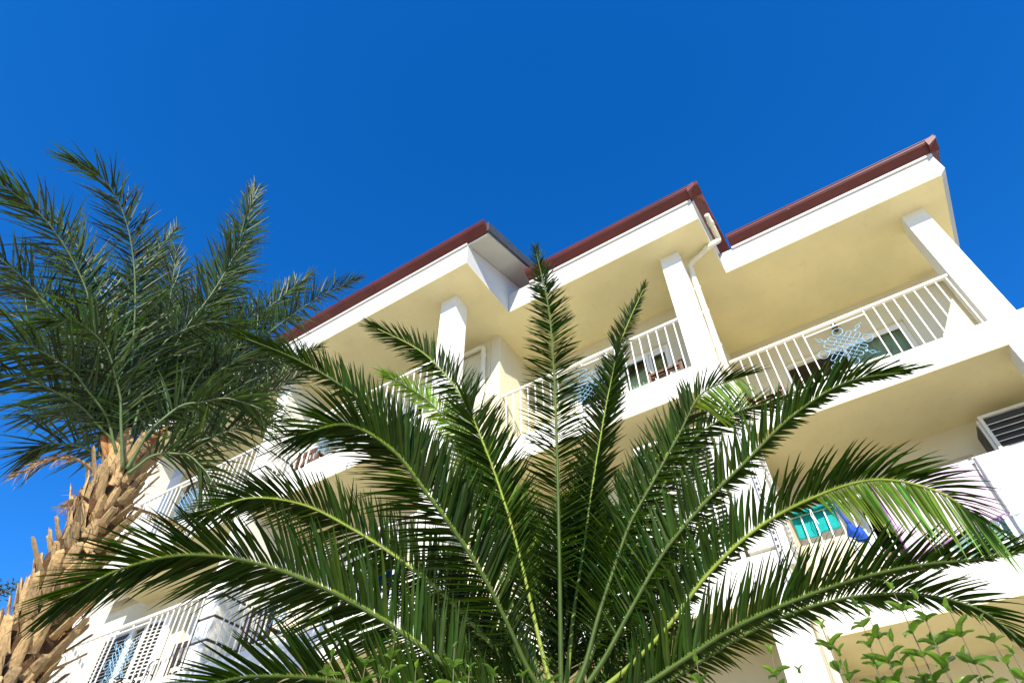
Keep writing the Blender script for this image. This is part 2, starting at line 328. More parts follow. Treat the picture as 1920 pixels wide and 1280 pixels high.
# railings
def knot(x,y,z,parent,sc=1.0,m=BLUE,r=.0062):
    """endless-knot ornament of bent iron"""
    def W(u,v): # rotated 45deg lattice -> wall plane
        return (x+sc*(u+v)*.7071, y+dy, z+sc*(v-u)*.7071)
    O=MB(); dy=0
    A=.175; I=(.035,.105)
    for sgn in (1,-1):
        dy=-.006 if sgn>0 else .006
        def Q(u,v): return W(u,v) if sgn>0 else W(v,u)
        for a,b in ((-.105,-.035),(.035,.105)):
            pts=[]; mid=(a+b)/2; rr=(b-a)/2; E=.27
            for k in range(7):
                t=math.pi/2-math.pi*k/6; pts.append(Q(E+rr*math.cos(t),mid+rr*math.sin(t)))
            for k in range(7):
                t=-math.pi/2-math.pi*k/6; pts.append(Q(-E+rr*math.cos(t),mid+rr*math.sin(t)))
            O.tube(pts,r,5,closed=True)
        for v in (-A,A): O.tube([Q(-A-.04,v),Q(A+.04,v)],r,5)
        for e in (-1,1):   # finials: scrolls and a diamond
            for s2 in (-1,1):
                pts=[]
                for k in range(9):
                    t=k/8*1.6*math.pi; rr=.026*(1-k/14); pts.append(Q(e*(.315+.0+rr*math.sin(t)*.9),s2*(.028)+s2*(-.002+rr*math.cos(t)-.026)))
                O.tube(pts,r*.9,5)
            O.tube([Q(e*.30,0),Q(e*.36,0)],r,5)
            O.tube([Q(e*.36,0),Q(e*.39,.024),Q(e*.425,.028),Q(e*.455,0),Q(e*.425,-.028),Q(e*.39,-.024)],r*.9,5,closed=True)
            O.tube([Q(e*.455,0),Q(e*.48,.012),Q(e*.50,.03)],r*.8,5)
    dy=0
    for a_,b_ in ((-1,1),(1,1),(1,-1),(-1,-1)):   # teardrop loops at top, right, bottom, left
        cx,cz=(a_+b_)*.7071,(b_-a_)*.7071; cx,cz=cx/1.4142,cz/1.4142
        p0=Vector((cx,cz)); q=Vector((-cz,cx)); pts=[]
        for k in range(17):
            t=math.radians(-140+280*k/16); c=p0*.33+p0*.075*math.cos(t)+q*.078*math.sin(t); pts.append((x+sc*c.x,y,z+sc*c.y))
        s0=p0*.2474; 
        st=[(x+sc*(s0+q*.04-p0*.04+0*q).x,y,z+sc*(s0+q*.04-p0*.04).y)]; en=[(x+sc*(s0-q*.04-p0*.04).x,y,z+sc*(s0-q*.04-p0*.04).y)]
        O.tube(st+pts+en,r,5)
    o=obj('ornament',O,m,parent,smooth=True); return o
BARME=None
def railing(x0,x1,y,zt,zb,orn=None,step=.148,m=RAILM):
    global BARME
    t=MB().box(x0,x1,y-.028,y+.028,zt-.022,zt+.022); R=obj('railing',t,m,BD,bevel=.004)
    if orn:
        for nm,bx in (('bottom_rail',(orn-.465,orn+.465,y-.012,y+.012,zb+.085,zb+.105)),('upper_rail',(orn-.465,orn+.465,y-.010,y+.010,zt-.105,zt-.088)),('rail_stub',(orn-.008,orn+.008,y-.008,y+.008,zt-.088,zt-.022))): obj(nm,MB().box(*bx),m,R)
    xs=[]
    if orn:
        xx=orn-.465
        while xx>x0+.03: xs.append(xx); xx-=step
        xx=orn+.465
        while xx<x1-.03: xs.append(xx); xx+=step
    else:
        nb=int((x1-x0)/step); xs=[x0+(x1-x0)*(k+.5)/nb for k in range(nb)]
    h=zt-.022-zb
    bm_=None
    rw=wloc(R)
    for xx in xs:
        if bm_ is None:
            mb=MB().box(xx-.008,xx+.008,y-.008,y+.008,zb-.02,zt-.022); bm_=obj('bar',mb,m,R); first=xx
        else: dup(bm_,(xx-first,0,0),R)
    if orn: knot(orn,y,(zt+zb)/2-.02,R,sc=.98)
    return R
for zt,zb in ((9.13,8.05),(6.18,5.08),(3.2,2.1)):
    railing(-.93,2.43,8.33,zt,zb,.745); railing(-4.60,-1.29,6.95,zt,zb,-3.02)
    railing(-8.85,-5.07,5.655,zt+.08,zb,-7.35); railing(-13.01,-9.23,5.655,zt+.08,zb,-11.2)
    railing(2.79,5.5,8.33,zt,zb,None) if zt<9 else None

# drain pipes with clips
def pipe(pts,r=.048,clips=(),name='downpipe'):
    P=[Vector(p) for p in pts]; out=[P[0]]
    for i in range(1,len(P)-1):
        a=(P[i-1]-P[i]).normalized(); b=(P[i+1]-P[i]).normalized(); rr=.09
        for k in range(5):
            t=k/4; out.append((P[i]+a*rr)*(1-t)**2+P[i]*2*t*(1-t)+(P[i]+b*rr)*t*t)
    out.append(P[-1]); O=obj(name,MB().tube(out,r,14),PVC,BD,smooth=True)
    for c,d in clips:
        c=Vector(c); d=Vector(d).normalized(); obj('pipe_collar',MB().tube([c-d*.035,c+d*.035],r+.009,14),PVC,O,smooth=False)
    return O
pipe([(-.27,6.80,11.12),(-.27,7.40,11.09),(-.36,7.02,10.60),(-.875,7.2,10.56),(-.875,7.2,1.0)],.047,[((-.27,7.0,11.12),(0,1,0)),((-.50,7.06,10.59),(-1,.45,0)),((-.875,7.2,10.35),(0,0,1)),((-.875,7.2,9.9),(0,0,1)),((-.875,7.2,9.3),(0,0,1)),((-.875,7.2,8.5),(0,0,1)),((-.875,7.2,6.5),(0,0,1)),((-.875,7.2,3.6),(0,0,1))])
pipe([(-6.0,6.78,10.47),(-4.93,6.78,10.47),(-4.93,6.78,.5)],.05,[((-5.5,6.78,10.47),(1,0,0)),((-4.93,6.78,10.2),(0,0,1)),((-4.93,6.78,9.3),(0,0,1))])
pipe([(2.45,9.72,10.45),(2.78,9.72,10.38),(2.84,9.72,.5)],.05,[((2.80,9.72,10.1),(0,0,1)),((2.82,9.72,9.3),(0,0,1))])
# wall lamp above the top right door
la=obj('wall_lamp',MB().tube([(.87,9.72,10.30),(.87,9.70,10.26)],[.02,.06],6).tube([(.87,9.70,10.25),(.87,9.70,10.12)],[.058,.035],6).box(.86,.88,9.71,9.80,10.27,10.29),BRONZE,BD)
for xx in (-4.25,): obj('wall_lamp',MB().tube([(-1.36,7.9,9.60),(-1.36,7.9,9.45)],[.05,.035],6),BRONZE,BD)

# louvered shutters
def shutter(M,w,h,parent=BD,slat=.052,sp=.062,ang=40):
    """leaf in local xz plane, origin bottom-left; M world matrix"""
    t=.045; F=MB()
    def B(x0,x1,z0,z1,y0=-.018,y1=.018):
        vs=[M@Vector(v) for v in ((x0,y0,z0),(x1,y0,z0),(x1,y1,z0),(x0,y1,z0),(x0,y0,z1),(x1,y0,z1),(x1,y1,z1),(x0,y1,z1))]
        F.add(vs,[(0,3,2,1),(4,5,6,7),(0,1,5,4),(1,2,6,5),(2,3,7,6),(3,0,4,7)])
    B(0,t,0,h); B(w-t,w,0,h); B(t,w-t,h-t,h); B(t,w-t,0,t*1.4); B(t,w-t,h*.48,h*.48+t)
    S_=obj('shutter',F,SHUT,parent,bevel=.003)
    bk=MB().obox(M@Matrix.Translation((w/2,.034,h/2)),w/2-t+.004,.002,h/2-t+.004); obj('shade_backing',bk,DARKG,S_)  # dark panel added behind the slats to paint shade into the gaps
    n=int((h-t*3)/sp); a=math.radians(ang); me=None
    base=M.translation-wloc(parent)
    for k in range(n):
        z=t*1.4+sp*(k+.5)
        if abs(z-h*.48-t/2)<.05 or z>h-t-.03: continue
        if me is None:
            mb=MB(); L=(w-2*t)/2; mb.obox(M@Matrix.Translation((w/2,0,z))@Matrix.Rotation(a,4,'X'),L,slat/2,.005); me=obj('slat',mb,SHUT,S_); z0=z
        else: dup(me,(0,0,z-z0),S_)
    return S_
T=Matrix.Translation; RZ=lambda d:Matrix.Rotation(math.radians(d),4,'Z')
# right, middle floor, partly open pair close to the ceiling
shutter(T((1.85,9.33,4.9)),1.15,2.46,sp=.095,slat=.062,ang=28); shutter(T((1.83,9.36,4.9))@RZ(92),.42,2.42,sp=.06)
# middle section, middle floor, pair at the column
shutter(T((-1.86,7.02,4.9)),.52,2.2,ang=40); shutter(T((-2.42,7.02,4.9)),.52,2.2)
shutter(T((-.905,6.93,4.9))@RZ(86),.40,2.55); shutter(T((-.865,6.93,4.9))@RZ(86),.40,2.55)
# left, middle floor
shutter(T((-14.25,6.72,4.85)),.98,2.15,sp=.07,slat=.055); shutter(T((-13.2,6.74,4.85))@RZ(-8),.50,2.15,sp=.07); shutter(T((-12.68,6.66,4.85))@RZ(8),.52,2.12,sp=.07)
part('door_post',FRAME,(-13.24,-13.17,6.69,6.78,4.85,7.0),(-12.12,-12.04,6.69,6.78,4.85,7.0),bevel=.004)
# curtain wall of the notched column edge (hinge strip with dark slots)
hs_=part('hinge_strip',SHUT,(-.962,-.925,6.83,6.888,4.7,7.5),bevel=0)
for k in range(30): part('slot',DARKG,(-.955,-.930,6.824,6.8295,4.9+k*.08,4.935+k*.08),bevel=0,parent=hs_)

# ---------------------------------------------------------------- balcony furniture
def wood_chair(x,y,zf,label,m=WOOD,w=.58,h=.92,rz=0,dark=False,name='wooden_armchair',grp=None):
    C=thing(name,(x,y,zf),label,'chair',grp); 
    def p(n_,*bx,bevel=.006):
        mb=MB()
        for b in bx: mb.box(x+b[0],x+b[1],y+b[2],y+b[3],zf+b[4],zf+b[5])
        return obj(n_,mb,m,C,bevel=bevel)
    for sx in (-1,1):
        for sy in (-1,1):
            a=sx*(w/2-.03); b=sy*.24; p('leg',(a-.025,a+.025,b-.025,b+.025,0,.62 if sy<0 else h))
        a=sx*(w/2-.03); p('armrest',(a-.035,a+.035,-.29,.27,.621,.655))
    p('seat',(-w/2+.056,w/2-.056,-.27,.21,.40,.44)); p('backrest_rail',(-w/2+.056,w/2-.056,.215,.25,h-.09,h)); p('backrest_rail',(-w/2+.056,w/2-.056,.215,.25,.5,.56))
    for k in range(5): a=-w/2+.1+k*(w-.2)/4; p('backrest_slat',(a-.022,a+.022,.222,.243,.561,h-.091))
    C.rotation_euler=(0,0,rz); return C
def table(x,y,zf,label,w=.75,d=.6,h=.72,m=WOOD):
    C=thing('wooden_table',(x,y,zf),label,'table')
    for k in range(5):
        a=-d/2+d*k/5; obj('board',MB().box(x-w/2,x+w/2,y+a+.004,y+a+d/5-.004,zf+h-.03,zf+h),m,C,bevel=.003)
    obj('apron',MB().box(x-w/2+.04,x+w/2-.04,y-d/2+.03,y-d/2+.05,zf+h-.1,zf+h-.032),m,C)
    for sx in(-1,1):
        for sy in(-1,1): obj('leg',MB().box(x+sx*(w/2-.05)-.025,x+sx*(w/2-.05)+.025,y+sy*(d/2-.05)-.025,y+sy*(d/2-.05)+.025,zf,zf+h-.032),m,C)
    return C
wood_chair(-1.72,7.32,7.79,'reddish wooden armchair behind the bars at the right end of the middle top-floor balcony',h=.60,rz=math.pi)
wood_chair(-.60,8.75,7.79,'wooden armchair at the left end of the top right balcony',h=.57,rz=math.pi)
wood_chair(-7.95,6.0,7.79,'light wooden armchair by the grooved white pillar on the top left balcony',h=.8,rz=math.pi)
wood_chair(-8.15,6.1,4.83,'dark brown chair beside the grooved pillar on the left middle-floor balcony',m=DWOOD,w=.62,h=1.0,rz=math.pi,name='dark_chair')
wood_chair(-9.75,6.05,4.83,'dark brown chair in front of the glass door left of the grooved pillar',m=DWOOD,w=.5,h=.86,rz=math.pi,name='dark_chair')
wood_chair(.25,8.7,4.83,'pale wooden armchair under the pink towel on the right middle-floor balcony',h=.62,rz=math.pi)
# wrought iron chair with scrolls, left middle floor
C=thing('iron_chair',(-11.3,6.1,4.83),'black wrought iron scroll chair on the left middle-floor balcony','chair')
x,y,z=-11.3,6.1,4.83
for sx in(-1,1):
    pts=[(x+sx*.22,y-.2,z),(x+sx*.21,y-.2,z+.45),(x+sx*.30,y-.18,z+.66)]
    obj('leg',MB().tube(pts,.012,6),IRON,C)
    obj('leg',MB().tube([(x+sx*.2,y+.2,z),(x+sx*.19,y+.18,z+.45),(x+sx*.17,y+.22,z+.98)],.012,6),IRON,C)
    pts=[(x+sx*(.30+.055*math.cos(t)*(1-t/12)),y-.18+.08*t/3,z+.70+.055*math.sin(t)*(1-t/12)) for t in [k*.5 for k in range(13)]]
    obj('armrest',MB().tube([(x+sx*.19,y+.2,z+.72),(x+sx*.27,y,z+.75)]+pts,.011,6),IRON,C)
obj('seat',MB().tube([(x+.22*math.cos(t),y+.21*math.sin(t),z+.45) for t in [k*math.pi/8 for k in range(16)]],.016,6,closed=True).box(x-.17,x+.17,y-.17,y+.17,z+.44,z+.455),IRON,C)
mb=MB()
for k in range(5):
    a=-.14+.07*k; mb.tube([(x+a,y+.19,z+.46),(x+a*1.1,y+.21,z+.75),(x+a*.8,y+.22,z+.98)],.008,5)
mb.tube([(x+.17*math.cos(t),y+.22,z+.96+.10*math.sin(t)) for t in [k*math.pi/10 for k in range(11)]],.013,6)
obj('backrest',mb,IRON,C)

# ---------------------------------------------------------------- laundry on the right middle balcony rail (y 8.33, top 6.20)
def cloth(name,m,x0,x1,ztop,drop_f,drop_b,label,cat,nx=28,nz=22,y=8.33,seed=0,amp=.02,edge=None,slope=0,flip=False):
    """sheet folded over the top rail: hangs in front and behind"""
    r=random.Random(seed); ph=[r.uniform(0,6.28) for _ in range(6)]; mb=MB()
    for i in range(nx+1):
        u=i/nx; xx=x0+(x1-x0)*u; df=drop_f(u) if callable(drop_f) else drop_f
        for j in range(nz+1):
            v=j/nz
            if v<.72: t=1-v/.72; s=df*t; yy=y-.036; zz=ztop-s
            elif v<.80: t=(v-.72)/.08; yy=y-.036*math.cos(t*math.pi); zz=ztop+.012*math.sin(t*math.pi); s=0
            else: t=(v-.8)/.2; s=drop_b*t; yy=y+.036; zz=ztop-s
            k=min(1,s*2.5); wv=amp*k*(math.sin(xx*23+ph[0]+s*3)+.6*math.sin(xx*41+ph[1]-s*5)+.4*math.sin(xx*9+ph[2]))
            mb.v.append((xx+slope*s+.006*math.sin(s*18+ph[3]),yy-(abs(wv)+.3*wv) if yy<y else yy+abs(wv),zz+.008*math.sin(xx*17+ph[4])*k))
    for i in range(nx):
        for j in range(nz): a=i*(nz+1)+j; mb.f.append((a,a+nz+1,a+nz+2,a+1))
    if flip: mb.v=[(a_,2*y-b_,c_) for a_,b_,c_ in mb.v]
    mb.c=[1]; o=obj(name,mb,m,None,smooth=True)
    sd=o.modifiers.new('thick','SOLIDIFY'); sd.thickness=.004
    return o
# teal swim shorts: waistband roll + two legs hanging in front
T0=thing('swim_shorts',(-.6,8.29,6.2),'turquoise swim shorts hung over the white rail by the left end of the balcony','shorts')
c1=lambda a,b,dp,sd:cloth('x',TEAL,a,b,6.205,dp,.07,'','',nx=18,nz=22,seed=sd,amp=.012,flip=True)
def adopt(o,name,par):
    o.name=name; o.data.name=name; o.parent=par; o.location=-Vector(par.location); return o
adopt(c1(-.875,-.61,lambda u:.34+.02*u,3),'trouser_leg',T0); adopt(c1(-.615,-.34,lambda u:.34-.02*u,5),'trouser_leg',T0)
wbm=MB(); n=40
wbm.tube([(-.885+.555*k/n,8.262-.008*math.sin(k*1.3),6.185+.006*math.sin(k*2.1)-.022*math.sin(math.pi*k/n)) for k in range(n+1)],[.022+.006*math.sin(k*2.7) for k in range(n+1)],8)
obj('waistband',wbm,TEAL,T0,smooth=True)
obj('drawstring',MB().tube([(-.60,8.235,6.18),(-.59,8.228,6.05),(-.57,8.24,5.93)],.004,5).tube([(-.60,8.235,6.18),(-.62,8.228,6.06),(-.60,8.24,5.96)],.004,5),RAILM,T0)
# blue bikini top: strap and two cups
Bk=thing('bikini_top',(-.27,8.29,6.2),'royal blue bikini top dangling by its strap from the rail beside the shorts','bikini')
obj('strap',MB().tube([(-.30,8.38,6.10),(-.30,8.37,6.19),(-.30,8.33,6.222),(-.295,8.288,6.19),(-.285,8.275,6.05),(-.255,8.265,5.90),(-.235,8.262,5.82)],[.010,.012,.022,.022,.017,.022,.03],8),BIK,Bk,smooth=True)
for cx,cz,sx in ((-.245,5.74,1),(-.15,5.66,-1)):
    cm=MB(); nn=9
    for i in range(nn+1):
        for j in range(nn+1):
            u=i/nn; v=j/nn; w_=.085*(v**.6)*(1 if v<.85 else 1-.25*(v-.85)/.15); xx=cx+(u-.5)*2*w_+(.02*sx*v); zz=cz+.12-v*.20+.02*math.cos((u-.5)*math.pi)*(-1 if v>.5 else 0)
            cm.v.append((xx,8.262-.05*math.sin(math.pi*u)*math.sin(math.pi*min(1,v*1.1)),zz))
    for i in range(nn):
        for j in range(nn): a=i*(nn+1)+j; cm.f.append((a,a+1,a+nn+2,a+nn+1))
    cm.c=[1]; q=obj('cup',cm,BIK,Bk,smooth=True); q.modifiers.new('t','SOLIDIFY').thickness=.006
obj('tie',MB().tube([(-.28,8.255,5.62),(-.27,8.25,5.5),(-.22,8.25,5.35)],.007,6).tube([(-.12,8.255,5.58),(-.10,8.25,5.45),(-.09,8.25,5.34)],.008,6).tube([(-.27,8.255,5.63),(-.2,8.245,5.60),(-.13,8.25,5.59)],.009,6),BIK,Bk,smooth=True)
# pink hammam towel
P0=thing('pink_towel',(.7,8.29,6.2),'pale pink fringed towel with purple border spread over the balcony rail','towel')
adopt(cloth('x',PINK,.20,1.30,6.215,lambda u:.98-.22*u,.3,'','',nx=60,nz=40,seed=9,amp=.011,slope=.02),'towel_cloth',P0)
obj('towel_border',MB().tube([(.195,8.285,6.225),(.20,8.272,6.0),(.215,8.262,5.6),(.23,8.258,5.25)],.011,6),PURP,P0)
mb=MB(); r=random.Random(4)
for k in range(60):
    u=k/59; xx=.22+1.1*u; z0=6.215-(.98-.22*u)+.01; mb.tube([(xx,8.275,z0),(xx+r.uniform(-.01,.01),8.265,z0-.04),(xx+r.uniform(-.02,.02),8.262,z0-.085)],[.006,.004,.002],4)
obj('fringe',mb,PURP,P0)
# white bath sheet with grey stripe and pale blue end
W0=thing('white_bath_sheet',(1.9,8.29,6.2),'large white bath sheet with a dark stripe, right of the pink towel on the rail','towel')
adopt(cloth('x',SHEET,1.335,2.42,6.225,lambda u:.80+.02*u,.3,'','',nx=60,nz=36,seed=12,amp=.012),'towel_cloth',W0)
obj('stripe',MB().tube([(1.365,8.286,6.21),(1.36,8.276,6.0),(1.35,8.268,5.75),(1.35,8.262,5.45)],.013,6),GSTR,W0)
o=cloth('pale_blue_towel',PBLUE,1.36,1.72,6.212,lambda u:1.02-.14*u*u,.2,'','',nx=20,nz=22,seed=15,amp=.008,y=8.335); tag(o,'pale blue towel whose end shows below the white bath sheet','towel')

